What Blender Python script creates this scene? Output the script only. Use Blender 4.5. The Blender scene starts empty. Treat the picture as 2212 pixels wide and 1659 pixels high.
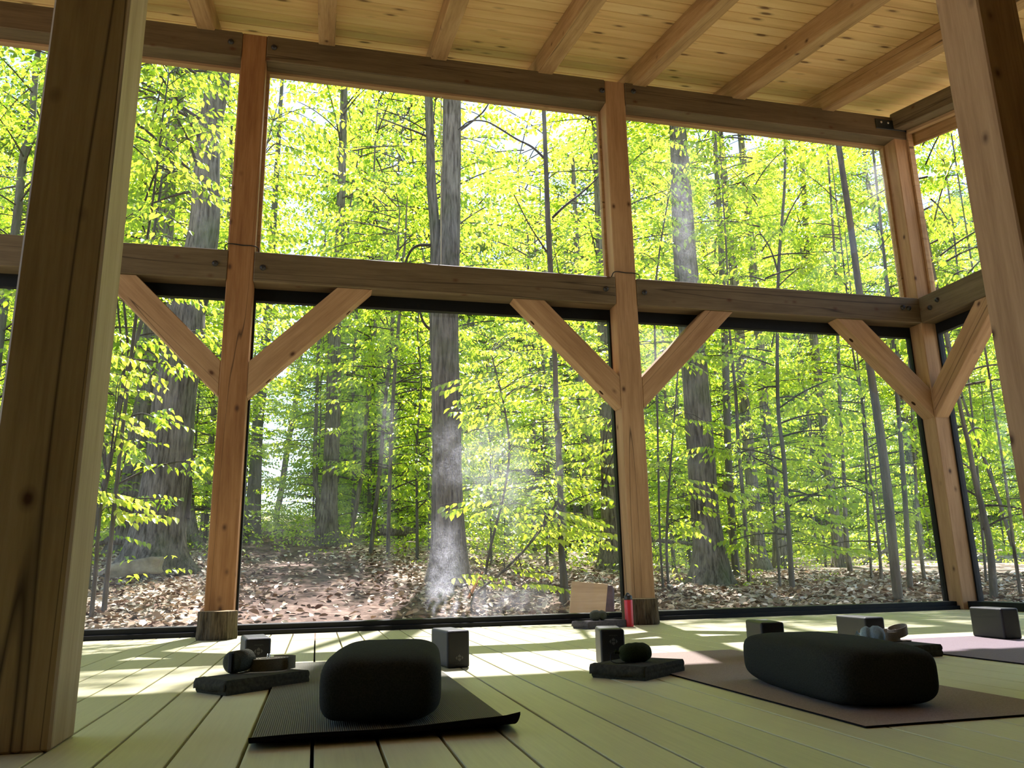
import bpy, bmesh, math, random
import numpy as np
from mathutils import Vector, Matrix
random.seed(7)
RNG = np.random.default_rng(11)
C = bpy.context.scene.collection
SC = bpy.context.scene

# ------------------------------------------------------------------ camera, sky, sun, exposure
W, H = 2212, 1659
CF, YAW, PIT, ROLL, CH = 1712.2, -0.24013, 0.23594, -0.02098, 0.35
_r = np.array([math.cos(YAW), math.sin(YAW), 0.0])
_f = np.array([-math.sin(YAW) * math.cos(PIT), math.cos(YAW) * math.cos(PIT), math.sin(PIT)])
_u = np.cross(_r, _f)
CR = _r * math.cos(ROLL) + _u * math.sin(ROLL)
CU = -_r * math.sin(ROLL) + _u * math.cos(ROLL)
cd = bpy.data.cameras.new('camera')
cam = bpy.data.objects.new('camera', cd)
C.objects.link(cam)
cam.matrix_world = Matrix(((CR[0], CU[0], -_f[0], 0), (CR[1], CU[1], -_f[1], 0), (CR[2], CU[2], -_f[2], CH), (0, 0, 0, 1)))
cd.sensor_width = 36.0
cd.lens = CF * 36.0 / W
cd.clip_start = 0.02
cd.clip_end = 400
SC.camera = cam

SUN_AZ, SUN_EL = math.radians(14), math.radians(54)     # azimuth measured from +y towards +x
wd = bpy.data.worlds.new('sky')
SC.world = wd
wd.use_nodes = True
wn = wd.node_tree.nodes
wl = wd.node_tree.links
wn.clear()
sky = wn.new('ShaderNodeTexSky')
sky.sky_type = 'NISHITA'
sky.sun_disc = False
sky.sun_elevation = SUN_EL
sky.sun_rotation = SUN_AZ
sky.altitude = 200
sky.air_density = 1.0
sky.dust_density = 0.3
sky.ozone_density = 1.0
bgd = wn.new('ShaderNodeBackground')
bgd.inputs['Strength'].default_value = 0.19
wo = wn.new('ShaderNodeOutputWorld')
wl.new(sky.outputs[0], bgd.inputs[0])
wl.new(bgd.outputs[0], wo.inputs[0])
sd = bpy.data.lights.new('sun', 'SUN')
sd.energy = 10.5
sd.angle = math.radians(0.6)
sd.color = (1.0, 0.93, 1.0)
so = bpy.data.objects.new('sun', sd)
C.objects.link(so)
sdir = Vector((math.sin(SUN_AZ) * math.cos(SUN_EL), math.cos(SUN_AZ) * math.cos(SUN_EL), math.sin(SUN_EL)))
so.rotation_euler = sdir.to_track_quat('Z', 'Y').to_euler()
so.location = (8, 30, 40)
SC.view_settings.view_transform = 'Standard'
SC.view_settings.look = 'None'
SC.view_settings.exposure = 1.42
SC.view_settings.gamma = 1.0
SC.view_settings.use_curve_mapping = False
SC.cycles.max_bounces = 10
SC.cycles.diffuse_bounces = 6
SC.cycles.transparent_max_bounces = 16
SC.cycles.transmission_bounces = 8


# ------------------------------------------------------------------ where a pixel of the photograph lies in the place
def ray(px, py):
    return _f + CR * ((px - W / 2) / CF) - CU * ((py - H / 2) / CF)


def at(px, py, y):
    d = ray(px, py)
    t = y / d[1]
    return Vector((d[0] * t, y, CH + d[2] * t))


def at_z(px, py, z=0.0):
    d = ray(px, py)
    t = (z - CH) / d[2]
    return Vector((d[0] * t, d[1] * t, z))


def ground_z(x, y):
    r = math.sqrt(max(0.0, y - 6.1) ** 2 + max(0.0, x - 5.6) ** 2 + max(0.0, -x - 5.0) ** 2)
    if r <= 0:
        return -0.06
    b = min(1.0, max(0.0, (x / max(abs(y), 1.0) - 0.05) / 0.42))
    s = 0.080 * (1 - b) + 0.034 * b
    k = min(1.0, r / 2.0)
    return -0.06 + 0.04 * k + s * r + (0.15 * (1 - b) + 0.05 * b) * (1 - math.exp(-r / 2.0)) + k * (0.045 * math.sin(x * 1.3 + 0.4 * y) * math.cos(y * 0.9 - 0.5 * x) + 0.02 * math.sin(2.9 * x + 1.1) * math.sin(2.3 * y))


def base_depth(px, py, default=30.0):
    d = ray(px, py)
    for i in range(1, 1200):
        t = 5.9 + i * 0.05
        p = d * (t / d[1])
        if CH + p[2] <= ground_z(p[0], p[1]):
            return t
    return default


# ------------------------------------------------------------------ materials
def mat(name):
    m = bpy.data.materials.new(name)
    m.use_nodes = True
    nt = m.node_tree
    nt.nodes.clear()
    o = nt.nodes.new('ShaderNodeOutputMaterial')
    return m, nt, o


def N(nt, t, **kw):
    n = nt.nodes.new(t)
    for k, v in kw.items():
        if k.startswith('i_'):
            n.inputs[k[2:].replace('_', ' ')].default_value = v
        else:
            setattr(n, k, v)
    return n


def ramp(nt, fac, stops):
    r = nt.nodes.new('ShaderNodeValToRGB')
    e = r.color_ramp.elements
    e[0].position, e[0].color = stops[0][0], (*stops[0][1], 1)
    e[1].position, e[1].color = stops[-1][0], (*stops[-1][1], 1)
    for p, c in stops[1:-1]:
        x = e.new(p)
        x.color = (*c, 1)
    nt.links.new(fac, r.inputs[0])
    return r.outputs[0]


def mapped(nt, scale, coord='Object', rand=False):
    tc = nt.nodes.new('ShaderNodeTexCoord')
    mp = nt.nodes.new('ShaderNodeMapping')
    mp.inputs['Scale'].default_value = scale
    nt.links.new(tc.outputs[coord], mp.inputs[0])
    if rand:
        oi = nt.nodes.new('ShaderNodeObjectInfo')
        m2 = N(nt, 'ShaderNodeMath', operation='MULTIPLY')
        m2.inputs[1].default_value = 37.0
        nt.links.new(oi.outputs['Random'], m2.inputs[0])
        cx = nt.nodes.new('ShaderNodeCombineXYZ')
        for i in range(3):
            nt.links.new(m2.outputs[0], cx.inputs[i])
        nt.links.new(cx.outputs[0], mp.inputs['Location'])
    return mp.outputs[0]


def mul(nt, a, b, op='MULTIPLY'):
    m = N(nt, 'ShaderNodeMath', operation=op)
    for i, v in enumerate((a, b)):
        if isinstance(v, (int, float)):
            m.inputs[i].default_value = v
        else:
            nt.links.new(v, m.inputs[i])
    return m.outputs[0]


def mixc(nt, fac, a, b, mode='MIX'):
    m = nt.nodes.new('ShaderNodeMix')
    m.data_type = 'RGBA'
    m.blend_type = mode
    for sock, v in ((m.inputs[0], fac), (m.inputs[6], a), (m.inputs[7], b)):
        if isinstance(v, (int, float)):
            sock.default_value = v
        elif isinstance(v, tuple):
            sock.default_value = (*v, 1)
        else:
            nt.links.new(v, sock)
    return m.outputs[2]


def noise(nt, vec, scale, detail=4, rough=0.6):
    n = N(nt, 'ShaderNodeTexNoise')
    n.inputs['Scale'].default_value = scale
    n.inputs['Detail'].default_value = detail
    n.inputs['Roughness'].default_value = rough
    nt.links.new(vec, n.inputs['Vector'])
    return n.outputs[0]


def principled(nt, out, col, rough=0.7, spec=0.3, bump=None, bstr=0.3, bdist=0.01, metal=0.0):
    p = nt.nodes.new('ShaderNodeBsdfPrincipled')
    if isinstance(col, tuple):
        p.inputs['Base Color'].default_value = (*col, 1)
    else:
        nt.links.new(col, p.inputs['Base Color'])
    p.inputs['Roughness'].default_value = rough
    p.inputs['Specular IOR Level'].default_value = spec
    p.inputs['Metallic'].default_value = metal
    if bump is not None:
        b = nt.nodes.new('ShaderNodeBump')
        b.inputs['Strength'].default_value = bstr
        b.inputs['Distance'].default_value = bdist
        nt.links.new(bump, b.inputs['Height'])
        nt.links.new(b.outputs[0], p.inputs['Normal'])
    nt.links.new(p.outputs[0], out.inputs[0])
    return p


def timber(name, dark, mid, light, knot=(0.10, 0.045, 0.02), knots=1.0):
    """sawn timber, grain along the local x axis"""
    m, nt, o = mat(name)
    v = mapped(nt, (1.0, 9.0, 9.0), rand=True)
    n1 = noise(nt, v, 1.6, 6, 0.65)
    v2 = mapped(nt, (2.2, 60.0, 60.0), rand=True)
    n2 = noise(nt, v2, 1.5, 3, 0.6)
    f = mul(nt, mul(nt, n1, 0.7), mul(nt, n2, 0.3), 'ADD')
    col = ramp(nt, f, [(0.32, dark), (0.5, mid), (0.7, light)])
    vk = mapped(nt, (2.6, 3.9, 3.9), rand=True)
    vo = nt.nodes.new('ShaderNodeTexVoronoi')
    vo.inputs['Scale'].default_value = 1.7
    nt.links.new(vk, vo.inputs['Vector'])
    kf = ramp(nt, vo.outputs['Distance'], [(0.045, (knots, knots, knots)), (0.10, (0.35 * knots,) * 3), (0.16, (0, 0, 0))])
    col = mixc(nt, kf, col, knot)
    # long drying checks
    vc = mapped(nt, (0.09, 4.2, 4.2), rand=True)
    nc = noise(nt, vc, 1.0, 2, 0.5)
    ck = ramp(nt, nc, [(0.496, (0, 0, 0)), (0.5, (0.8, 0.8, 0.8)), (0.504, (0, 0, 0))])
    col = mixc(nt, ck, col, (0.03, 0.018, 0.01))
    principled(nt, o, col, 0.62, 0.25, bump=f, bstr=0.25, bdist=0.004)
    return m


M = {}
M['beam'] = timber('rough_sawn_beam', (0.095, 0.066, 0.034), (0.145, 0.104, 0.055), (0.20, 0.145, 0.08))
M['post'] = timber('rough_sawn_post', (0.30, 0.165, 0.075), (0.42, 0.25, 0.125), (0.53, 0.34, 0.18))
M['post_red'] = timber('reddish_sawn_post', (0.22, 0.095, 0.035), (0.32, 0.155, 0.06), (0.42, 0.22, 0.095))
M['post_pale'] = timber('pale_sawn_post', (0.36, 0.25, 0.12), (0.48, 0.35, 0.18), (0.58, 0.44, 0.25))
M['rafter'] = timber('rafter_pine', (0.26, 0.145, 0.06), (0.40, 0.24, 0.105), (0.54, 0.36, 0.18))
M['trim'] = timber('window_trim_wood', (0.34, 0.20, 0.10), (0.46, 0.29, 0.15), (0.55, 0.38, 0.2), knots=0.3)
M['plywood'] = timber('plywood', (0.40, 0.27, 0.15), (0.50, 0.35, 0.2), (0.58, 0.42, 0.26), knots=0.2)


def ceiling_mat():
    m, nt, o = mat('knotty_pine_ceiling')
    gi = nt.nodes.new('ShaderNodeNewGeometry')
    rnd = gi.outputs['Random Per Island']
    v = mapped(nt, (0.9, 9.0, 9.0))
    n1 = noise(nt, v, 1.5, 5, 0.6)
    f = mul(nt, mul(nt, n1, 0.8), mul(nt, rnd, 0.2), 'ADD')
    col = ramp(nt, f, [(0.25, (0.58, 0.36, 0.145)), (0.5, (0.76, 0.50, 0.22)), (0.8, (0.86, 0.63, 0.32))])
    vk = mapped(nt, (2.6, 7.5, 7.5))
    vo = nt.nodes.new('ShaderNodeTexVoronoi')
    vo.inputs['Scale'].default_value = 1.0
    nt.links.new(vk, vo.inputs['Vector'])
    kf = ramp(nt, vo.outputs['Distance'], [(0.085, (0.95,) * 3), (0.12, (0.4,) * 3), (0.2, (0, 0, 0))])
    col = mixc(nt, kf, col, (0.16, 0.07, 0.025))
    principled(nt, o, col, 0.55, 0.3)
    return m


M['ceiling'] = ceiling_mat()


def deck_mat():
    m, nt, o = mat('grey_deck_boards_green_lit')
    gi = nt.nodes.new('ShaderNodeNewGeometry')
    v = mapped(nt, (60.0, 1.6, 1.0))
    n1 = noise(nt, v, 2.0, 5, 0.6)
    v2 = mapped(nt, (1.0, 1.0, 1.0))
    n2 = noise(nt, v2, 2.5, 4, 0.6)
    f = mul(nt, mul(nt, n1, 0.45), mul(nt, mul(nt, gi.outputs['Random Per Island'], 0.25), mul(nt, n2, 0.3), 'ADD'), 'ADD')
    col = ramp(nt, f, [(0.25, (0.53, 0.50, 0.28)), (0.5, (0.64, 0.61, 0.35)), (0.75, (0.73, 0.70, 0.42))])  # olive tint stands in for green foliage light; boards are neutral grey
    principled(nt, o, col, 0.45, 0.5, bump=n1, bstr=0.15, bdist=0.002)
    return m


M['deck'] = deck_mat()


def bark_mat(name, dark, light, moss=0.0, scale=1.0):
    m, nt, o = mat(name)
    v = mapped(nt, (16.0 * scale, 16.0 * scale, 1.7 * scale))
    n1 = noise(nt, v, 1.5, 5, 0.65)
    vw = mapped(nt, (1.2, 1.2, 0.8))
    n2 = noise(nt, vw, 1.6, 3, 0.5)
    r1 = ramp(nt, n1, [(0.36, dark), (0.5, tuple((a + b) / 2 for a, b in zip(dark, light))), (0.68, light)])
    col = mixc(nt, mul(nt, n2, 0.5), r1, tuple(c * 0.6 for c in dark))
    if moss:
        mf = ramp(nt, n2, [(0.52, (0, 0, 0)), (0.68, (moss,) * 3)])
        col = mixc(nt, mf, col, (0.10, 0.14, 0.04))
    principled(nt, o, col, 0.9, 0.1, bump=n1, bstr=1.0, bdist=0.03)
    return m


M['bark'] = bark_mat('furrowed_bark', (0.06, 0.05, 0.036), (0.33, 0.29, 0.225), 0.4, 1.3)
M['bark2'] = bark_mat('smooth_grey_bark', (0.085, 0.078, 0.062), (0.19, 0.175, 0.145), 0.3, 0.6)
M['twig'] = bark_mat('twig_bark', (0.05, 0.042, 0.03), (0.13, 0.11, 0.085))
M['stump_bark'] = bark_mat('log_bark', (0.045, 0.032, 0.018), (0.22, 0.17, 0.10), 0.2, 2.2)


def leaf_mat(name, cols, trans, tmix=0.62):
    m, nt, o = mat(name)
    gi = nt.nodes.new('ShaderNodeNewGeometry')
    oi = nt.nodes.new('ShaderNodeObjectInfo')
    f = mul(nt, mul(nt, gi.outputs['Random Per Island'], 0.65), mul(nt, oi.outputs['Random'], 0.35), 'ADD')
    c1 = ramp(nt, f, [(0.1, cols[0]), (0.5, cols[1]), (0.9, cols[2])])
    c2 = ramp(nt, f, [(0.1, trans[0]), (0.5, trans[1]), (0.9, trans[2])])
    d = nt.nodes.new('ShaderNodeBsdfDiffuse')
    t = nt.nodes.new('ShaderNodeBsdfTranslucent')
    g = nt.nodes.new('ShaderNodeBsdfGlossy')
    g.inputs['Roughness'].default_value = 0.38
    g.inputs['Color'].default_value = (0.8, 0.85, 0.8, 1)
    nt.links.new(c1, d.inputs[0])
    nt.links.new(c2, t.inputs[0])
    mx = nt.nodes.new('ShaderNodeMixShader')
    mx.inputs[0].default_value = tmix
    nt.links.new(d.outputs[0], mx.inputs[1])
    nt.links.new(t.outputs[0], mx.inputs[2])
    m2 = nt.nodes.new('ShaderNodeMixShader')
    m2.inputs[0].default_value = 0.06
    nt.links.new(mx.outputs[0], m2.inputs[1])
    nt.links.new(g.outputs[0], m2.inputs[2])
    nt.links.new(m2.outputs[0], o.inputs[0])
    return m


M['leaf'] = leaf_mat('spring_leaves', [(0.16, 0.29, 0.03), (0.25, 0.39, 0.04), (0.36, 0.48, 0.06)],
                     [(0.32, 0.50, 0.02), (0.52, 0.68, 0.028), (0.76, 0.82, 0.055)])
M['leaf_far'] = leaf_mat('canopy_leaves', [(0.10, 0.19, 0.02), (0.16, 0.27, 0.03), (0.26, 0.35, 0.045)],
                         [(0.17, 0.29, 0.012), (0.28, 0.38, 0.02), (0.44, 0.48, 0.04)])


def ground_mat():
    m, nt, o = mat('leaf_strewn_soil')
    v = mapped(nt, (1, 1, 1))
    vo = nt.nodes.new('ShaderNodeTexVoronoi')
    vo.inputs['Scale'].default_value = 11.0
    nt.links.new(v, vo.inputs['Vector'])
    sep = nt.nodes.new('ShaderNodeSeparateColor')
    nt.links.new(vo.outputs['Color'], sep.inputs[0])
    litter = ramp(nt, sep.outputs[0], [(0.0, (0.08, 0.055, 0.035)), (0.35, (0.20, 0.145, 0.09)), (0.7, (0.36, 0.30, 0.21)), (1.0, (0.50, 0.44, 0.35))])
    n1 = noise(nt, v, 1.1, 5, 0.65)
    n2 = noise(nt, v, 7.0, 6, 0.7)
    n3 = noise(nt, v, 2.2, 8, 0.75)
    n2 = mul(nt, mul(nt, n2, 0.5), mul(nt, n3, 0.5), 'ADD')
    soil = ramp(nt, n2, [(0.40, (0.035, 0.022, 0.014)), (0.5, (0.085, 0.055, 0.038)), (0.60, (0.20, 0.142, 0.105))])
    # worn path curving up from the window to the upper left: x = 0.05 + 0.0*y, widening towards the house
    geo = nt.nodes.new('ShaderNodeNewGeometry')
    sx = nt.nodes.new('ShaderNodeSeparateXYZ')
    nt.links.new(geo.outputs['Position'], sx.inputs[0])
    cx = mul(nt, mul(nt, mul(nt, sx.outputs[1], -6.5, 'ADD'), -0.085), 0.25, 'ADD')
    dx = N(nt, 'ShaderNodeMath', operation='ABSOLUTE')
    nt.links.new(mul(nt, sx.outputs[0], cx, 'SUBTRACT'), dx.inputs[0])
    d2 = mul(nt, dx.outputs[0], mul(nt, mul(nt, n1, 0.5, 'SUBTRACT'), 1.6), 'ADD')
    pm = N(nt, 'ShaderNodeMapRange')
    pm.inputs[1].default_value = 0.75
    pm.inputs[2].default_value = 1.25
    pm.inputs[3].default_value = 0.0
    pm.inputs[4].default_value = 1.0
    nt.links.new(d2, pm.inputs[0])
    cov = mul(nt, pm.outputs[0], ramp(nt, n1, [(0.34, (0.45,) * 3), (0.5, (1, 1, 1))]))
    col = mixc(nt, cov, soil, litter)
    principled(nt, o, col, 0.95, 0.1, bump=mul(nt, n2, sep.outputs[1], 'ADD'), bstr=0.7, bdist=0.02)
    return m


M['ground'] = ground_mat()


def island_mat(name, stops, rough=0.8):
    m, nt, o = mat(name)
    gi = nt.nodes.new('ShaderNodeNewGeometry')
    col = ramp(nt, gi.outputs['Random Per Island'], stops)
    principled(nt, o, col, rough, 0.15)
    return m


M['litter'] = island_mat('dry_beech_leaves', [(0.0, (0.13, 0.07, 0.04)), (0.3, (0.28, 0.19, 0.115)), (0.65, (0.45, 0.37, 0.26)), (1.0, (0.66, 0.58, 0.46))])


def plain(name, col, rough=0.6, spec=0.3, nscale=0, namp=0.2, metal=0.0, bstr=0.3, bdist=0.002):
    m, nt, o = mat(name)
    if nscale:
        v = mapped(nt, (1, 1, 1))
        n = noise(nt, v, nscale, 4, 0.6)
        c = ramp(nt, n, [(0.3, tuple(x * (1 - namp) for x in col)), (0.7, tuple(min(1, x * (1 + namp)) for x in col))])
        principled(nt, o, c, rough, spec, bump=n, bstr=bstr, bdist=bdist, metal=metal)
    else:
        principled(nt, o, col, rough, spec, metal=metal)
    return m


M['black_frame'] = plain('black_frame_paint', (0.006, 0.0065, 0.0065), 0.55, 0.25, 30, 0.2)
M['foam'] = plain('charcoal_foam', (0.014, 0.0145, 0.015), 0.5, 0.35, 400, 0.25)
M['logo'] = plain('grey_print', (0.11, 0.11, 0.105), 0.7, 0.1)
M['bolster'] = plain('black_cotton', (0.034, 0.035, 0.027), 0.95, 0.08, 260, 0.3, bstr=0.5)
M['blanket'] = plain('dark_folded_fabric', (0.058, 0.056, 0.038), 0.95, 0.08, 90, 0.3, bstr=0.6)
M['blanket_grey'] = plain('grey_folded_fabric', (0.10, 0.09, 0.092), 0.95, 0.08, 90, 0.25, bstr=0.6)
M['strap'] = plain('olive_cotton_webbing', (0.15, 0.14, 0.095), 0.9, 0.1, 300, 0.2)
M['strap_grey'] = plain('taupe_cotton_webbing', (0.26, 0.235, 0.19), 0.9, 0.1, 300, 0.2)
M['steel'] = plain('steel', (0.75, 0.75, 0.72), 0.3, 0.5, metal=1.0)
M['bolt'] = plain('blackened_bolt', (0.035, 0.032, 0.03), 0.45, 0.5, 60, 0.3, metal=0.4)
M['plate'] = plain('black_steel_plate', (0.012, 0.016, 0.016), 0.4, 0.4, 40, 0.2)
M['red'] = plain('red_enamel', (0.62, 0.035, 0.05), 0.35, 0.4)
M['lid'] = plain('black_plastic', (0.02, 0.02, 0.022), 0.4, 0.4)
M['green_mesh'] = plain('dark_green_mesh', (0.035, 0.045, 0.015), 0.9, 0.1, 500, 0.6, bstr=0.8, bdist=0.004)
M['olive_mesh'] = plain('grey_green_mesh', (0.08, 0.085, 0.06), 0.9, 0.1, 400, 0.5, bstr=0.8, bdist=0.004)
M['blue_mesh'] = plain('pale_blue_mesh', (0.32, 0.42, 0.46), 0.9, 0.1, 420, 0.35, bstr=0.8, bdist=0.004)
M['endgrain'] = plain('cut_log_face', (0.46, 0.33, 0.18), 0.8, 0.1, 40, 0.2)
M['stone'] = plain('mossy_sandstone', (0.34, 0.29, 0.2), 0.9, 0.1, 9, 0.35, bstr=0.8, bdist=0.02)
M['dark_panel'] = plain('purple_brown_panel', (0.085, 0.05, 0.055), 0.5, 0.3, 15, 0.3)
M['orange_stick'] = plain('peeled_orange_stick', (0.48, 0.2, 0.11), 0.7, 0.2, 30, 0.25)
M['hole'] = plain('bolt_pocket_shade', (0.04, 0.018, 0.009), 0.9, 0.05)  # shade inside the bolt pockets put into a flat dark colour
M['joint'] = plain('white_silicone_joint', (0.75, 0.78, 0.74), 0.4, 0.3)
M['cable'] = plain('black_rubber_cable', (0.012, 0.012, 0.012), 0.6, 0.3)
M['wall'] = timber('light_block_boards', (0.03, 0.024, 0.015), (0.045, 0.035, 0.022), (0.06, 0.045, 0.03))  # near black, so the added unseen walls bounce little light


def mat_mat(name, col, lines):
    m, nt, o = mat(name)
    tc = nt.nodes.new('ShaderNodeTexCoord')
    sx = nt.nodes.new('ShaderNodeSeparateXYZ')
    nt.links.new(tc.outputs['Object'], sx.inputs[0])
    s = N(nt, 'ShaderNodeMath', operation='SINE')
    nt.links.new(mul(nt, sx.outputs[0], lines), s.inputs[0])
    s2 = N(nt, 'ShaderNodeMath', operation='SINE')
    nt.links.new(mul(nt, sx.outputs[1], lines), s2.inputs[0])
    h = mul(nt, s.outputs[0], mul(nt, s2.outputs[0], 0.3), 'ADD')
    mr = N(nt, 'ShaderNodeMapRange')
    mr.inputs[1].default_value = -1
    mr.inputs[2].default_value = 1
    nt.links.new(h, mr.inputs[0])
    c = ramp(nt, mr.outputs[0], [(0.1, tuple(x * 0.35 for x in col)), (0.8, col)])
    principled(nt, o, c, 0.8, 0.15, bump=mr.outputs[0], bstr=0.4, bdist=0.002)
    return m


M['mat_black'] = mat_mat('ribbed_black_mat', (0.25, 0.245, 0.18), 1250)
M['mat_brown'] = plain('brown_grey_mat', (0.33, 0.26, 0.21), 0.85, 0.12, 300, 0.25)
M['mat_lilac'] = plain('grey_lilac_mat', (0.25, 0.20, 0.21), 0.85, 0.12, 300, 0.2)
M['mat_edge'] = plain('mat_black_underside', (0.012, 0.01, 0.01), 0.9, 0.05)


def glass_mat():
    m, nt, o = mat('dusty_window_glass')
    geo = nt.nodes.new('ShaderNodeNewGeometry')
    # smears and dried spray on the panes, each where the photo shows it
    smears = [(960, 1225, 30, 75, 0.55), (975, 985, 42, 55, 0.3), (1062, 1005, 55, 80, 0.38), (1130, 1080, 40, 90, 0.2), (818, 925, 32, 65, 0.2),
              (1490, 470, 50, 150, 0.32), (1893, 380, 30, 100, 0.42), (1213, 990, 22, 120, 0.22), (1075, 1300, 110, 30, 0.3),
              (1500, 1195, 45, 55, 0.18), (930, 1290, 70, 40, 0.25), (440, 330, 30, 190, 0.14), (1420, 760, 40, 70, 0.22), (600, 980, 30, 170, 0.04)]
    total = None
    for px, py, sx_, sy_, a in smears:
        c = at(px, py, 5.8)
        sw, sh = sx_ / CF * 5.9, sy_ / CF * 5.9
        s = N(nt, 'ShaderNodeVectorMath', operation='SUBTRACT')
        s.inputs[1].default_value = c
        nt.links.new(geo.outputs['Position'], s.inputs[0])
        s2 = N(nt, 'ShaderNodeVectorMath', operation='MULTIPLY')
        s2.inputs[1].default_value = (1 / sw, 0.2, 1 / sh)
        nt.links.new(s.outputs[0], s2.inputs[0])
        ln = N(nt, 'ShaderNodeVectorMath', operation='LENGTH')
        nt.links.new(s2.outputs[0], ln.inputs[0])
        mr = N(nt, 'ShaderNodeMapRange', interpolation_type='SMOOTHERSTEP')
        mr.inputs[1].default_value = 2.0
        mr.inputs[2].default_value = 0.0
        mr.inputs[3].default_value = 0.0
        mr.inputs[4].default_value = a * 0.36
        nt.links.new(ln.outputs['Value'], mr.inputs[0])
        total = mr.outputs[0] if total is None else mul(nt, total, mr.outputs[0], 'ADD')
    n1 = noise(nt, geo.outputs['Position'], 9.0, 5, 0.7)
    n2 = noise(nt, geo.outputs['Position'], 120.0, 3, 0.7)
    nn = mul(nt, ramp(nt, n1, [(0.35, (0.25,) * 3), (0.65, (1, 1, 1))]), ramp(nt, n2, [(0.4, (0.35,) * 3), (0.6, (1, 1, 1))]))
    dust = mul(nt, mul(nt, total, 0.015, 'ADD'), nn)
    tr = nt.nodes.new('ShaderNodeBsdfTransparent')
    tr.inputs[0].default_value = (0.965, 0.975, 0.965, 1)
    gl = nt.nodes.new('ShaderNodeBsdfGlossy')
    gl.inputs['Roughness'].default_value = 0.02
    fr = nt.nodes.new('ShaderNodeFresnel')
    fr.inputs[0].default_value = 1.3
    a = nt.nodes.new('ShaderNodeMixShader')
    nt.links.new(mul(nt, fr.outputs[0], 0.6), a.inputs[0])
    nt.links.new(tr.outputs[0], a.inputs[1])
    nt.links.new(gl.outputs[0], a.inputs[2])
    d = nt.nodes.new('ShaderNodeBsdfDiffuse')
    d.inputs[0].default_value = (0.8, 0.82, 0.86, 1)
    t = nt.nodes.new('ShaderNodeBsdfTranslucent')
    t.inputs[0].default_value = (0.8, 0.82, 0.88, 1)
    dm = nt.nodes.new('ShaderNodeMixShader')
    dm.inputs[0].default_value = 0.75
    nt.links.new(d.outputs[0], dm.inputs[1])
    nt.links.new(t.outputs[0], dm.inputs[2])
    b = nt.nodes.new('ShaderNodeMixShader')
    nt.links.new(dust, b.inputs[0])
    nt.links.new(a.outputs[0], b.inputs[1])
    nt.links.new(dm.outputs[0], b.inputs[2])
    nt.links.new(b.outputs[0], o.inputs[0])
    return m


M['glass'] = glass_mat()


# ------------------------------------------------------------------ building tools
def link(name, me, m, parent=None):
    o = bpy.data.objects.new(name, me)
    C.objects.link(o)
    if m is not None and not me.materials:
        me.materials.append(m)
    if parent is not None:
        o.parent = parent
    return o


def tag(o, label, cat, group=None, kind=None):
    o['label'] = label
    o['category'] = cat
    if group:
        o['group'] = group
    if kind:
        o['kind'] = kind
    return o


def struct(o):
    o['kind'] = 'structure'
    return o


def thing(name, label, cat, loc=(0, 0, 0), rz=0.0, group=None):
    o = bpy.data.objects.new(name, None)
    C.objects.link(o)
    o.empty_display_size = 0.1
    o.location = loc
    o.rotation_euler = (0, 0, rz)
    return tag(o, label, cat, group)


def mesh(name, verts, faces, smooth=False):
    me = bpy.data.meshes.new(name)
    me.from_pydata([tuple(v) for v in verts], [], faces)
    me.update()
    if smooth:
        me.polygons.foreach_set('use_smooth', [True] * len(me.polygons))
    return me


def fast_mesh(name, V, F):
    """V (n,3) array, F (m,4) array of quads"""
    me = bpy.data.meshes.new(name)
    me.vertices.add(len(V))
    me.vertices.foreach_set('co', np.asarray(V, dtype=np.float32).ravel())
    nf = len(F)
    me.loops.add(nf * 4)
    me.loops.foreach_set('vertex_index', np.asarray(F, dtype=np.int32).ravel())
    me.polygons.add(nf)
    me.polygons.foreach_set('loop_start', np.arange(0, nf * 4, 4, dtype=np.int32))
    me.update(calc_edges=True)
    me.validate()
    return me


def box_bm(bm, x0, x1, y0, y1, z0, z1, mtx=None):
    vs = [bm.verts.new((x, y, z)) for z in (z0, z1) for x, y in ((x0, y0), (x1, y0), (x1, y1), (x0, y1))]
    for q in ((3, 2, 1, 0), (4, 5, 6, 7), (0, 1, 5, 4), (1, 2, 6, 5), (2, 3, 7, 6), (3, 0, 4, 7)):
        bm.faces.new([vs[i] for i in q])
    if mtx is not None:
        bmesh.ops.transform(bm, matrix=mtx, verts=vs)
    return vs


def done(bm, name, bevel=0.0, seg=2, smooth=False):
    if bevel:
        bmesh.ops.bevel(bm, geom=list(bm.edges), offset=bevel, segments=seg, profile=0.5, affect='EDGES')
    bmesh.ops.recalc_face_normals(bm, faces=list(bm.faces))
    me = bpy.data.meshes.new(name)
    bm.to_mesh(me)
    bm.free()
    if smooth:
        me.polygons.foreach_set('use_smooth', [True] * len(me.polygons))
    return me


def box(name, x0, x1, y0, y1, z0, z1, m, parent=None, bevel=0.0, seg=1):
    """a box whose origin stays at its parent's (or the world's) origin"""
    bm = bmesh.new()
    box_bm(bm, x0, x1, y0, y1, z0, z1)
    return link(name, done(bm, name, bevel, seg), m, parent)


def smooth_path(pts, n=6):
    """Catmull-Rom through rows (x,y,z,r)"""
    P = [np.array(p, float) for p in pts]
    if len(P) < 3:
        return np.array(P)
    P = [2 * P[0] - P[1]] + P + [2 * P[-1] - P[-2]]
    out = []
    for i in range(1, len(P) - 2):
        for k in range(n):
            t = k / n
            a, b, c, d = P[i - 1], P[i], P[i + 1], P[i + 2]
            out.append(0.5 * (2 * b + (c - a) * t + (2 * a - 5 * b + 4 * c - d) * t * t + (3 * b - a - 3 * c + d) * t ** 3))
    out.append(P[-2])
    out = np.array(out)
    out[:, 3] = np.maximum(out[:, 3], 0.0015)
    return out


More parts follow.
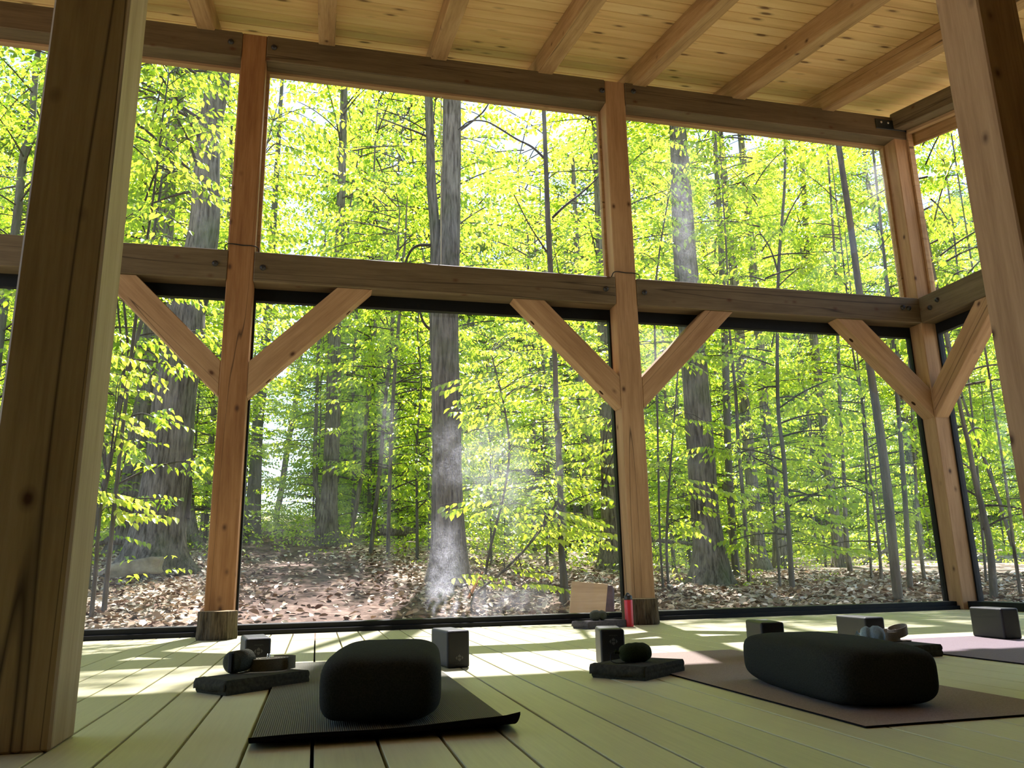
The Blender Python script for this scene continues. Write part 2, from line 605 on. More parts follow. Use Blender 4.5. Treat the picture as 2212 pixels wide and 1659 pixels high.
def tube_vf(path, sides=8, roots=0.0, seed=0, z_base=None, off=0, bumpy=0.0):
    """rings around path rows (x,y,z,r) -> vertex list, quad list"""
    path = np.asarray(path, float)
    n = len(path)
    T = np.gradient(path[:, :3], axis=0)
    T /= np.linalg.norm(T, axis=1)[:, None] + 1e-9
    ref = np.array([0.0, 1.0, 0.0]) if abs(T[0][1]) < 0.8 else np.array([1.0, 0, 0])
    V = []
    rs = np.random.default_rng(seed)
    ph = rs.uniform(0, 6.28)
    k = 5
    nn = None
    for i in range(n):
        if nn is None:
            a = np.cross(T[i], ref)
        else:
            a = nn - T[i] * (nn @ T[i])
        a /= np.linalg.norm(a) + 1e-9
        nn = a
        b = np.cross(T[i], a)
        th = np.arange(sides) * 2 * math.pi / sides
        r = np.full(sides, path[i, 3])
        if bumpy:
            r = r * (1 + bumpy * np.sin(3 * th + ph + path[i, 2] * 1.1) + bumpy * 0.6 * np.sin(7 * th + path[i, 2] * 2.3))
        if roots and z_base is not None:
            h = max(0.0, path[i, 2] - z_base)
            r = r * (1 + roots * math.exp(-h / 0.16) * (0.45 + 0.55 * np.cos(k * th + ph)) + 0.35 * roots * math.exp(-h / 0.4))
        V.append(path[i, :3] + np.outer(r * np.cos(th), a) + np.outer(r * np.sin(th), b))
    V = np.concatenate(V)
    i, j = np.meshgrid(np.arange(n - 1), np.arange(sides), indexing='ij')
    i, j = i.ravel(), j.ravel()
    j2 = (j + 1) % sides
    F = np.stack([i * sides + j, i * sides + j2, (i + 1) * sides + j2, (i + 1) * sides + j], 1) + off
    return V, F


def tubes_mesh(name, paths, sides=6, **kw):
    Vs, Fs, off = [], [], 0
    for q, p in enumerate(paths):
        v, f = tube_vf(p, sides, off=off, seed=q, **kw)
        Vs.append(v)
        Fs.append(f)
        off += len(v)
    me = fast_mesh(name, np.concatenate(Vs), np.concatenate(Fs))
    me.polygons.foreach_set('use_smooth', [True] * len(me.polygons))
    return me


def timber_piece(name, a, b, width, depth, m, up=(0, 0, 1), parent=None, bevel=0.006, cuts=None):
    """a squared timber from a to b (centre line); local x runs along it; width along 'side', depth along 'up'"""
    a, b = Vector(a), Vector(b)
    x = (b - a).normalized()
    upv = Vector(up)
    z = (upv - x * upv.dot(x)).normalized()
    y = z.cross(x)
    L = (b - a).length
    bm = bmesh.new()
    vs = box_bm(bm, 0, L, -width / 2, width / 2, -depth / 2, depth / 2)
    if cuts:        # slanted ends: (start shear, end shear) along local z
        for v in vs:
            if v.co.x < L / 2:
                v.co.x += cuts[0] * v.co.z
            else:
                v.co.x += cuts[1] * v.co.z
    me = done(bm, name, bevel, 1)
    o = link(name, me, m, parent)
    o.matrix_world = Matrix(((x.x, y.x, z.x, a.x), (x.y, y.y, z.y, a.y), (x.z, y.z, z.z, a.z), (0, 0, 0, 1)))
    return o


def lathe(profile, n=24):
    V, F = [], []
    for r, z in profile:
        for i in range(n):
            t = 2 * math.pi * i / n
            V.append((r * math.cos(t), r * math.sin(t), z))
    for k in range(len(profile) - 1):
        for i in range(n):
            j = (i + 1) % n
            F.append((k * n + i, k * n + j, (k + 1) * n + j, (k + 1) * n + i))
    F.append(tuple(range(n))[::-1])
    F.append(tuple(range((len(profile) - 1) * n, len(profile) * n)))
    return V, F


def child_at(o, parent):
    """parent an object that was placed in world space, keeping its place"""
    bpy.context.view_layer.update()
    o.parent = parent
    o.matrix_parent_inverse = parent.matrix_world.inverted()
    return o


# ------------------------------------------------------------------ the pavilion
D = 5.632            # inner face of the window wall
S = 0.183            # post size
X1, X2, X3 = -0.6086, 2.3402, 5.1027 + S / 2
X0 = X1 - 2.95
ZMB, ZMT, ZTB, ZTT = 2.430, 2.660, 4.238, 4.457
GY = D + S - 0.018   # glass plane
SL = 0.235           # roof slope
PLX, PRX, PY = -0.5438 - S / 2, 2.2803 + S / 2, 2.0209 + S / 2
XR = 5.1027          # inner face of the right wall


def rz_bottom(y):    # underside of the rafters
    return 4.440 + SL * (y - D)


# floor: planks with open gaps, one mesh
V, F = [], []
bm = bmesh.new()
pw = 0.1394
for k in range(-30, 38):
    x = 0.004 + k * pw
    if x > XR + 0.5 or x < -4.2:
        continue
    vs = box_bm(bm, x + 0.0036, x + pw - 0.0036, -3.0, D + S + 0.01, -0.03, 0.0)
me = done(bm, 'floor', 0.0015, 1)
floor = struct(link('floor', me, M['deck']))
struct(box('floor_underlay', -4.4, 5.7, -3.1, D + S, -0.25, -0.06, M['mat_edge']))

# ceiling boards running along x under the sloping roof
bm = bmesh.new()
bw = 0.132
cs = math.atan(SL)
RD = 0.175
y = -3.2
yi = 0
while y < D + 0.62:
    z = rz_bottom(y) + RD / math.cos(cs)
    dy = bw * math.cos(cs)
    x = -4.6 + random.uniform(-2.0, 0)
    while x < 6.0:
        L = 14.0
        x0, x1 = max(-4.6, x), min(6.0, x + L)
        if x1 > x0 + 0.05:
            g = 0.0028
            vs = [bm.verts.new(p) for p in ((x0 + g, y + g, z + SL * g), (x1 - g, y + g, z + SL * g), (x1 - g, y + dy - g, z + SL * (dy - g)), (x0 + g, y + dy - g, z + SL * (dy - g)))]
            v2 = [bm.verts.new((v.co.x, v.co.y, v.co.z + 0.018)) for v in vs]
            bm.faces.new(vs[::-1])
            bm.faces.new(v2)
            for i in range(4):
                j = (i + 1) % 4
                bm.faces.new((vs[i], vs[j], v2[j], v2[i]))
        x += L
    y += dy
    yi += 1
struct(link('ceiling', done(bm, 'ceiling', 0.004, 1), M['ceiling']))
bm = bmesh.new()
ya, yb = -3.3, D + 0.66
zz = RD / math.cos(cs) + 0.019
vs = [bm.verts.new((x, yy, rz_bottom(yy) + zz + dz)) for dz in (0, 0.08) for x, yy in ((-4.7, ya), (6.05, ya), (6.05, yb), (-4.7, yb))]
for q in ((3, 2, 1, 0), (4, 5, 6, 7), (0, 1, 5, 4), (1, 2, 6, 5), (2, 3, 7, 6), (3, 0, 4, 7)):
    bm.faces.new([vs[i] for i in q])
struct(link('roof', done(bm, 'roof'), M['trim']))
struct(box('wall_back_light_block', -4.6, 5.6, -3.1, -3.0, -0.1, rz_bottom(-3.0) + 0.1, M['wall']))  # unseen wall, added to block light from behind the camera
for nm, xa_, xb_, ye in (('wall_left_light_block', -4.3, -4.2, 1.2), ('wall_right_light_block', XR + 0.05, XR + 0.15, 2.0)):  # unseen side walls, added to shut out light from the rear half
    bm = bmesh.new()
    box_bm(bm, xa_, xb_, -3.0, ye, -0.1, 0)
    for v in bm.verts:
        if v.co.z > -0.05:
            v.co.z = rz_bottom(v.co.y) + 0.12
    struct(link(nm, done(bm, nm), M['wall']))


def post(x, y, z0, z1, label, name='timber_post', m='post'):
    o = timber_piece(name, (x, y, z0), (x, y, z1), S, S, M[m], up=(0, 1, 0))
    tag(o, label, 'post', 'squared timber posts', 'thing')
    return o


YP = D + S / 2
P0 = post(X0, YP, 0, ZTT, 'squared timber post of the window wall beyond the dark free-standing post', m='post')
P1 = post(X1, YP, 0, ZTT, 'reddish timber post in window wall between leftmost and middle braced bays', m='post_red')
P2 = post(X2, YP, 0, ZTT, 'timber post in window wall with the red bottle standing at its foot')
P3 = post(X3, YP, 0, ZTB + 0.05, 'corner timber post where window wall meets the right hand wall')
PL = post(PLX, PY, 0, rz_bottom(PY) + 0.1, 'dark free-standing timber post with one pale lit side, nearest at left edge', m='post_pale')
PR = post(PRX, PY, 0, rz_bottom(PY) + 0.1, 'olive brown free-standing timber post crossing the right edge, leaning into frame', m='post')
post(XR + S / 2, 2.1, 0, rz_bottom(2.1), 'timber post of right hand wall hidden behind the free-standing post')


def beam(a, b, w, d, label, up=(0, 0, 1), m='beam', cat='beam', name='timber_beam', group='horizontal wall timbers'):
    o = timber_piece(name, a, b, w, d, M[m], up=up)
    return tag(o, label, cat, group, 'thing')


proud = 0.008
BY = D - proud + S / 2
bays = [(X0 + S / 2, X1 - S / 2, 'left bay beyond the dark post'), (X1 + S / 2, X2 - S / 2, 'middle bay'), (X2 + S / 2, XR + 0.0, 'right bay ending at the corner post')]
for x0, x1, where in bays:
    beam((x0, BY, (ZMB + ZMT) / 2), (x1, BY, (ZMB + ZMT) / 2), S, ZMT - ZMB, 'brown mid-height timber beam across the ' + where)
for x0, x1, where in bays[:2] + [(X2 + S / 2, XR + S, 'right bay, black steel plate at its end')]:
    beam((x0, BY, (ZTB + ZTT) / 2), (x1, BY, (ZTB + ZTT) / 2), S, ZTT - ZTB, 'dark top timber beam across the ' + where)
# right wall
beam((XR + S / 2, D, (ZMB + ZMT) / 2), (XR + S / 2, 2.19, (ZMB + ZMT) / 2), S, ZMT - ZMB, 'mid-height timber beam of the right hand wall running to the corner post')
zt = rz_bottom(D) - 0.02
beam((XR + S / 2, D + 0.03, zt + 0.0), (XR + S / 2, 0.0, zt - SL * (D + 0.03)), S, 0.16, 'sloping top timber of right hand wall under the ceiling boards')

# rafters
rx = [-3.67, -2.77, -1.87, -0.967, -0.068, 0.820, 1.722, 2.570, 3.518, 4.424]
where = ['at far left corner', 'left of the dark post', 'behind top of the dark post', 'above left bay, nearest the reddish post', 'above middle bay, steepest and first from the reddish post',
         'above middle bay, second from the reddish post', 'above middle bay, third from the reddish post', 'meeting the beam just beside bottle post top', 'above right bay, middle one', 'above right bay, nearest the corner and streaked dark']
for x, w_ in zip(rx, where):
    y0, y1 = -3.0, D + 0.55
    zc = RD / 2 / math.cos(cs)
    o = timber_piece('rafter', (x, y0, rz_bottom(y0) + zc), (x, y1, rz_bottom(y1) + zc), 0.128, RD, M['rafter'])
    tag(o, 'pine rafter ' + w_, 'rafter', 'sloping roof rafters', 'thing')


def brace(px, sgn, label, axis='x', y=None):
    """45 degree knee brace from a post face at px, rising in the sgn direction to the mid beam"""
    z0, z1 = 1.583, ZMB
    w = 0.135
    vert = 0.254
    L = z1 - z0
    prof = [(0, z0), (L, z1), (L - vert, z1), (0, z0 + vert)]
    bm = bmesh.new()
    rings = []
    for off in (0, w):
        ring = []
        for d, z in prof:
            if axis == 'x':
                ring.append(bm.verts.new((px + sgn * d, D + 0.004 + off, z)))
            else:
                ring.append(bm.verts.new((XR + 0.004 + off, px - d, z)))
        rings.append(ring)
    bm.faces.new(rings[0])
    bm.faces.new(rings[1][::-1])
    for i in range(4):
        j = (i + 1) % 4
        bm.faces.new((rings[0][i], rings[1][i], rings[1][j], rings[0][j]))
    bmesh.ops.recalc_face_normals(bm, faces=list(bm.faces))
    # put the mesh in a frame whose x runs along the brace, so that the grain follows it
    if axis == 'x':
        o_ = Vector((px, D + w / 2, z0 + vert / 2))
        ex = Vector((sgn, 0, 1)).normalized()
        ey = Vector((0, 1, 0))
    else:
        o_ = Vector((XR + w / 2, px, z0 + vert / 2))
        ex = Vector((0, -1, 1)).normalized()
        ey = Vector((1, 0, 0))
    ez = ex.cross(ey)
    mw = Matrix(((ex.x, ey.x, ez.x, o_.x), (ex.y, ey.y, ez.y, o_.y), (ex.z, ey.z, ez.z, o_.z), (0, 0, 0, 1)))
    bmesh.ops.transform(bm, matrix=mw.inverted(), verts=list(bm.verts))
    o = link('knee_brace', done(bm, 'knee_brace', 0.005, 1), M['post'])
    o.matrix_world = mw
    tag(o, label, 'brace', 'diagonal knee braces', 'thing')
    if axis == 'x':     # flat dark discs painting the shade inside countersunk bolt pockets, lower side
        for t in (0.16, 0.80):
            c = Vector((px + sgn * L * t, D + 0.004 + w * 0.5, z0 + L * t))
            n = Vector((sgn, 0, -1)).normalized()
            V_, F_ = lathe([(0.015, -0.002), (0.015, 0.0015)], 16)
            h = link('bolt_pocket_shade', mesh('bolt_pocket_shade', V_, F_), M['hole'])
            q = n.to_track_quat('Z', 'Y').to_matrix().to_4x4()
            h.matrix_world = Matrix.Translation(c) @ q @ Matrix.Diagonal((1, 1.5, 1, 1))
            child_at(h, o)
    return o


brace(X1 - S / 2, -1, 'knee brace rising left from the reddish post, long crack along it')
brace(X1 + S / 2, 1, 'knee brace rising right from the reddish post into the middle bay')
brace(X2 - S / 2, -1, 'knee brace rising left from the bottle post into the middle bay')
brace(X2 + S / 2, 1, 'knee brace rising right from the bottle post into the right bay')
brace(XR, -1, 'knee brace rising left from the corner post into the right bay')
brace(D, -1, 'knee brace of the right hand wall rising from corner post towards us', axis='y')


def bolt(c, n, label, r=0.019):
    V_, F_ = lathe([(r * 1.15, 0), (r * 1.15, 0.004), (r, 0.006), (r * 0.95, 0.014), (r * 0.5, 0.019), (r * 0.15, 0.02)], 14)
    o = link('bolt', mesh('bolt', V_, F_, True), M['bolt'])
    o.matrix_world = Matrix.Translation(c) @ Vector(n).to_track_quat('Z', 'Y').to_matrix().to_4x4()
    tag(o, label, 'bolt', 'dark round bolt heads on the beams')
    return o


BF = D - proud
for x, z, l in [(-0.464, 4.357, 'bolt head on top beam just right of the reddish post'), (-0.781, 4.358, 'bolt head on top beam just left of the reddish post'),
                (-0.78, 2.547, 'bolt head on mid beam just left of the reddish post'), (-0.455, 2.539, 'bolt head on mid beam just right of the reddish post'),
                (2.164, 2.551, 'bolt head on mid beam just left of the bottle post'), (2.493, 2.541, 'bolt head on mid beam just right of the bottle post'),
                (2.222, 4.345, 'bolt head on top beam just left of the bottle post'), (2.507, 4.376, 'bolt head on top beam just right of the bottle post'),
                (4.925, 2.562, 'outer of two bolt heads on mid beam beside corner post'), (4.985, 2.558, 'inner of two bolt heads on mid beam beside corner post')]:
    bolt((x, BF, z), (0, -1, 0), l)
bolt((XR, D - 0.13, 2.53), (-1, 0, 0), 'bolt head on right wall mid beam, closer to the corner')
bolt((XR, D - 0.22, 2.57), (-1, 0, 0), 'bolt head on right wall mid beam, farther from the corner')
pl = box('steel_plate', 4.915, 5.245, BF - 0.008, BF, 4.318, 4.418, M['plate'], bevel=0.002)
tag(pl, 'black steel plate screwed on the top beam above the corner post', 'plate')
for x in (4.975, 5.05):
    V_, F_ = lathe([(0.011, 0), (0.010, 0.004), (0.004, 0.006)], 12)
    s_ = link('screw', mesh('screw', V_, F_, True), M['steel'], pl)
    s_.matrix_world = Matrix.Translation((x, BF - 0.008, 4.385)) @ Vector((0, -1, 0)).to_track_quat('Z', 'Y').to_matrix().to_4x4()


def cable(x, label):
    p = [(x - 0.115, D + 0.02, ZMT + 0.001, .004), (x - 0.108, D - 0.02, ZMT + 0.03, .004), (x - 0.07, D - 0.012, ZMT + 0.045, .004), (x, D - 0.006, ZMT + 0.042, .004), (x + 0.07, D - 0.012, ZMT + 0.04, .004), (x + 0.112, D - 0.018, ZMT + 0.025, .004), (x + 0.12, D + 0.01, ZMT + 0.001, .004)]
    o = link('cable', tubes_mesh('cable', [smooth_path(p, 5)], 8), M['cable'])
    tag(o, label, 'cable')


cable(X1, 'thin black cable looped round reddish post above the mid beam')
cable(X2, 'thin black cable looped round bottle post above the mid beam')

# ------------------------------------------------------------------ windows
wn_i = [0]


def window(parts, panes):
    wn_i[0] += 1
    w = struct(bpy.data.objects.new('window_%d' % wn_i[0], None))
    C.objects.link(w)
    for (nm, x0, x1, y0, y1, z0, z1, mm) in parts:
        box(nm, x0, x1, y0, y1, z0, z1, M[mm], w, 0.002)
    for (x0, x1, y0, y1, z0, z1) in panes:
        box('glass_pane', x0, x1, y0, y1, z0, z1, M['glass'], w)
    return w


for i, (x0, x1, _) in enumerate(bays):
    yA, yB = D + S - 0.05, D + S + 0.015
    # lower window in a black frame, heavy header and sill
    window([('window_header', x0, x1, yA + 0.01, yB, ZMB - 0.092, ZMB + 0.005, 'black_frame'),
            ('window_sill', x0 - 0.02, x1, D + 0.06, yB, 0.0, 0.064, 'black_frame'),
            ('window_sill_step', x0 - 0.02, x1, D + 0.03, D + 0.07, 0.0, 0.03, 'black_frame'),
            ('window_jamb', x0, x0 + 0.014, yA + 0.01, yB, 0.05, ZMB - 0.08, 'black_frame'),
            ('window_jamb', x1 - 0.014, x1, yA + 0.01, yB, 0.05, ZMB - 0.08, 'black_frame')],
           [(x0 + 0.01, x1 - 0.01, GY, GY + 0.006, 0.06, ZMB - 0.09)])
    # upper window in a thin wooden frame
    mid = (x0 + x1) / 2
    panes = [(x0 + 0.02, x1 - 0.02, GY, GY + 0.006, ZMT, ZTB - 0.01)]
    parts = [('window_frame', x0, x1, yA, yB - 0.01, ZTB - 0.022, ZTB + 0.005, 'trim'),
             ('window_frame', x0, x0 + 0.022, yA, yB - 0.01, ZMT, ZTB - 0.02, 'trim'),
             ('window_frame', x1 - 0.022, x1, yA, yB - 0.01, ZMT, ZTB - 0.02, 'trim')]
    if i == 1:
        panes = [(x0 + 0.02, mid - 0.004, GY, GY + 0.006, ZMT, ZTB - 0.01), (mid + 0.004, x1 - 0.02, GY, GY + 0.006, ZMT, ZTB - 0.01)]
        parts.append(('glass_joint', mid - 0.004, mid + 0.004, GY - 0.003, GY + 0.009, ZMT, ZTB - 0.02, 'joint'))
    window(parts, panes)
# right wall windows (planes of constant x)
xa, xb = XR + S - 0.05, XR + S + 0.015
xg = XR + S - 0.018
window([('window_header', xa + 0.01, xb, 2.2, D, ZMB - 0.092, ZMB + 0.005, 'black_frame'),
        ('window_sill', XR + 0.05, xb, 2.2, D + 0.02, 0.0, 0.064, 'black_frame'),
        ('window_jamb', xa + 0.01, xb, D - 0.016, D, 0.05, ZMB - 0.08, 'black_frame')],
       [(xg, xg + 0.006, 2.2, D - 0.01, 0.06, ZMB - 0.09)])
window([('window_frame', xa, xb - 0.01, D - 0.024, D, ZMT, 4.33, 'trim')],
       [(xg, xg + 0.006, 2.2, D - 0.02, ZMT, 3.5)])
o = timber_piece('window_header_trim', (xa + 0.025, D, zt - 0.10), (xa + 0.025, 2.2, zt - 0.10 - SL * (D - 2.2)), 0.05, 0.045, M['trim'])
struct(o)
o.name = 'trim_right'
o = timber_piece('soffit', (XR + S + 0.05, D + 0.1, zt - 0.13), (XR + S + 0.05, 1.0, zt - 0.13 - SL * (D - 0.9)), 0.02, 0.14, M['rafter'])
struct(o)
o.name = 'trim_outer'
# blocking between rafters above the top beam, outside the glass line
struct(box('trim_top', -4.4, 5.4, D + S - 0.03, D + S, ZTT - 0.03, ZTT + 0.012, M['rafter']))

# ------------------------------------------------------------------ log feet at the posts


def log_foot(x, y, r, h, label, seed):
    t = thing('log_stump', label, 'log', (x, y, 0), 0.4 * seed)
    rs = np.random.default_rng(seed)
    n = 40
    rr = r * (1 + 0.05 * np.sin(np.arange(n) * 2 * math.pi / n * 3 + seed) + 0.03 * rs.standard_normal(n))
    V_, F_ = [], []
    zs = [0, 0.012, h * 0.35, h * 0.7, h - 0.006, h]
    sc = [1.0, 1.03, 1.0, 0.985, 0.99, 0.965]
    for z, s in zip(zs, sc):
        for i in range(n):
            a = 2 * math.pi * i / n
            V_.append((rr[i] * s * math.cos(a), rr[i] * s * math.sin(a), z))
    for k in range(len(zs) - 1):
        for i in range(n):
            j = (i + 1) % n
            F_.append((k * n + i, k * n + j, (k + 1) * n + j, (k + 1) * n + i))
    link('bark', mesh('bark', V_, F_), M['stump_bark'], t)
    top = [V_[(len(zs) - 1) * n + i] for i in range(n)]
    link('cut_face', mesh('cut_face', [(v[0], v[1], h - 0.001) for v in top], [tuple(range(n))]), M['endgrain'], t)
    return t


log_foot(-0.585, 5.395, 0.118, 0.168, 'short bark-covered log stump standing at foot of the reddish post', 3)
log_foot(2.2, 5.36, 0.125, 0.170, 'short bark-covered log stump at foot of post behind red bottle', 5)


# ------------------------------------------------------------------ yoga blocks with the printed emblem
def block_proto():
    bm = bmesh.new()
    box_bm(bm, 0, 0.093, 0, 0.222, 0, 0.141)
    return done(bm, 'block_body', 0.009, 3)


block_me = block_proto()


def logo_mesh():
    """four rounded petals, drawn in the xz plane, centre at the origin, total width 0.03"""
    V_, F_ = [], []

    def poly(pts):
        b = len(V_)
        k = len(pts)
        for y_ in (0.0, -0.0006):
            V_.extend([(p[0], y_, p[1]) for p in pts])
        F_.append(tuple(range(b, b + k))[::-1])
        F_.append(tuple(range(b + k, b + 2 * k)))
        for i in range(k):
            j = (i + 1) % k
            F_.append((b + i, b + j, b + k + j, b + k + i))
    petal = [(-0.0046, 0.0016), (0.0046, 0.0016), (0.0064, 0.005), (0.0058, 0.0082), (0.0035, 0.0105), (0.0, 0.0135), (-0.0035, 0.0105), (-0.0058, 0.0082), (-0.0064, 0.005)]
    poly(petal)
    poly([(-x, -z) for x, z in petal])
    side = [(0.0088, -0.0066), (0.0088, 0.0066), (0.0105, 0.0068), (0.0135, 0.0035), (0.0163, 0.0), (0.0135, -0.0035), (0.0105, -0.0068)]
    poly(side)
    poly([(-x, -z) for x, z in side])
    return mesh('emblem', V_, F_)


logo_me = logo_mesh()
_tc = bpy.data.curves.new('halfmoon', 'FONT')
_tc.body = 'halfmoon'
_tc.size = 0.0085
_tc.align_x = 'CENTER'
_tc.extrude = 0.0002
_to = bpy.data.objects.new('t', _tc)
C.objects.link(_to)
bpy.context.view_layer.update()
text_me = bpy.data.meshes.new_from_object(_to.evaluated_get(bpy.context.evaluated_depsgraph_get()))
text_me.name = 'emblem_text'
text_me.materials.clear()
bpy.data.objects.remove(_to)
text_me.materials.append(plain('faint_print', (0.085, 0.085, 0.08), 0.7, 0.1))


def yoga_block(corner, rot, label, emblem=None):
    """corner: the front left foot of its narrow end, rot in degrees"""
    t = thing('yoga_block', label, 'yoga block', corner, math.radians(rot), 'charcoal foam yoga blocks')
    link('block_body', block_me, M['foam'], t)
    if emblem:
        lx, lz, flip = emblem
        e = link('emblem', logo_me, M['logo'], t)
        e.location = (lx, 0.0001, lz)
        w_ = link('emblem_lettering', text_me, None, t)
        w_.rotation_euler = (math.pi / 2, math.pi if flip else 0, 0)
        w_.location = (lx, -0.0003, lz + (0.024 if flip else -0.024))
        e['label'] = 'grey four-petal emblem'
    return t


MT = 0.005
yoga_block((-0.247, 3.204, 0), 9, 'upright charcoal yoga block behind the folded blanket with rolled strap', (0.049, 0.094, True))
yoga_block((0.505, 3.214, 0), 8.7, 'charcoal yoga block alone on the deck behind the black ribbed mat', (0.050, 0.038, False))
yoga_block((1.049, 2.971, 0), -14.4, 'charcoal yoga block with sunlit top, behind blanket with green pouch', (0.050, 0.097, True))
yoga_block((1.710, 2.945, MT), -14, 'charcoal yoga block peeking over far left end of the right bolster')
yoga_block((2.282, 3.077, 0), -3, 'charcoal yoga block with sunlit top standing behind the pale blue pouch')
yoga_block((3.166, 3.265, MT), -6, 'charcoal yoga block on the lilac mat below the corner post')


# ------------------------------------------------------------------ mats
def yoga_mat(x0, x1, y0, y1, th, label, m, curl=0.0, rot=0.0):
    t = thing('yoga_mat', label, 'yoga mat', (x0, y0, 0), rot, 'yoga mats on the deck')
    w, L = x1 - x0, y1 - y0
    nx, ny = 18, 40

    def zf(u, v):
        z = 0.0012
        if curl:
            z += curl * math.exp(-v * L / 0.035) * (0.62 + 0.38 * u ** 2 + 0.5 * max(0, u - .93) * 6)
            z += 0.002 * math.sin(u * 9) * math.exp(-v * L / 0.2)
        return z
    V_, F_ = [], []
    for lay in (0, 1):
        for j in range(ny + 1):
            v = (j / ny) ** 1.8
            for i in range(nx + 1):
                u = i / nx
                V_.append((u * w, v * L, zf(u, v) + lay * th))
    n = (nx + 1) * (ny + 1)
    for j in range(ny):
        for i in range(nx):
            a = j * (nx + 1) + i
            F_.append((n + a, n + a + 1, n + a + nx + 2, n + a + nx + 1))
    link('mat_surface', mesh('mat_surface', V_, F_, True), M[m], t)
    Fe = []
    for j in range(ny):
        for i in range(nx):
            a = j * (nx + 1) + i
            Fe.append((a + nx + 1, a + nx + 2, a + 1, a))
    bd = [i for i in range(nx + 1)] + [j * (nx + 1) + nx for j in range(1, ny + 1)] + [ny * (nx + 1) + i for i in range(nx - 1, -1, -1)] + [j * (nx + 1) for j in range(ny - 1, 0, -1)]
    for a, b in zip(bd, bd[1:] + bd[:1]):
        Fe.append((a, b, n + b, n + a))
    link('mat_underside', mesh('mat_underside', V_, Fe), M['mat_edge'], t)
    return t


yoga_mat(-0.128, 0.465, 1.885, 3.64, 0.006, 'black ribbed yoga mat with curled-up front edge', 'mat_black', 0.03)
yoga_mat(1.203, 1.812, 1.664, 3.39, 0.004, 'brown yoga mat under the right hand bolster', 'mat_brown')
yoga_mat(2.462, 3.26, 1.70, 3.50, 0.004, 'grey lilac yoga mat in the sun by the corner post', 'mat_lilac')


# ------------------------------------------------------------------ bolsters
def bolster(c, rot, label, z, L=0.315, h=0.084):
    t = thing('bolster', label, 'bolster', (c[0], c[1], z), math.radians(rot), 'black yoga bolsters')
    a = 0.151
    nu, nv = 56, 44
    V_, F_ = [], []

    def sp(v, p):
        return math.copysign(abs(v) ** p, v)
    for j in range(nv + 1):
        ph = -math.pi / 2 + math.pi * j / nv
        yy = L * sp(math.sin(ph), 0.27)
        rr = max(1e-4, abs(math.cos(ph))) ** 0.27 if 0 < j < nv else 0.0
        puff = 0.88 + 0.12 * math.cos(yy / L * math.pi / 2)
        for i in range(nu):
            th = 2 * math.pi * i / nu
            x = a * rr * sp(math.cos(th), 0.44) * (0.93 + 0.07 * puff)
            zz = h * rr * sp(math.sin(th), 0.52) * puff
            zz = max(zz, -h * 0.90)
            w_ = 0.0022 * math.sin(9 * x / a + 4 * yy / L) * math.cos(5 * yy / L + 1.3)
            V_.append((x, yy, zz + w_ + h * 0.90 + 0.002))
    for j in range(nv):
        for i in range(nu):
            k = (i + 1) % nu
            F_.append((j * nu + i, j * nu + k, (j + 1) * nu + k, (j + 1) * nu + i))
    zmin = min(v[2] for v in V_)
    V_ = [(v[0], v[1], v[2] - zmin) for v in V_]
    link('cushion', mesh('cushion', V_, F_, True), M['bolster'], t)
    return t


bolster((0.195, 2.325), -8, 'black bolster on the ribbed mat, its end facing us', MT + 0.003, 0.305, 0.086)
bolster((1.457, 2.150), -8, 'black bolster on the brown mat, seen from its corner', MT, 0.335, 0.080)


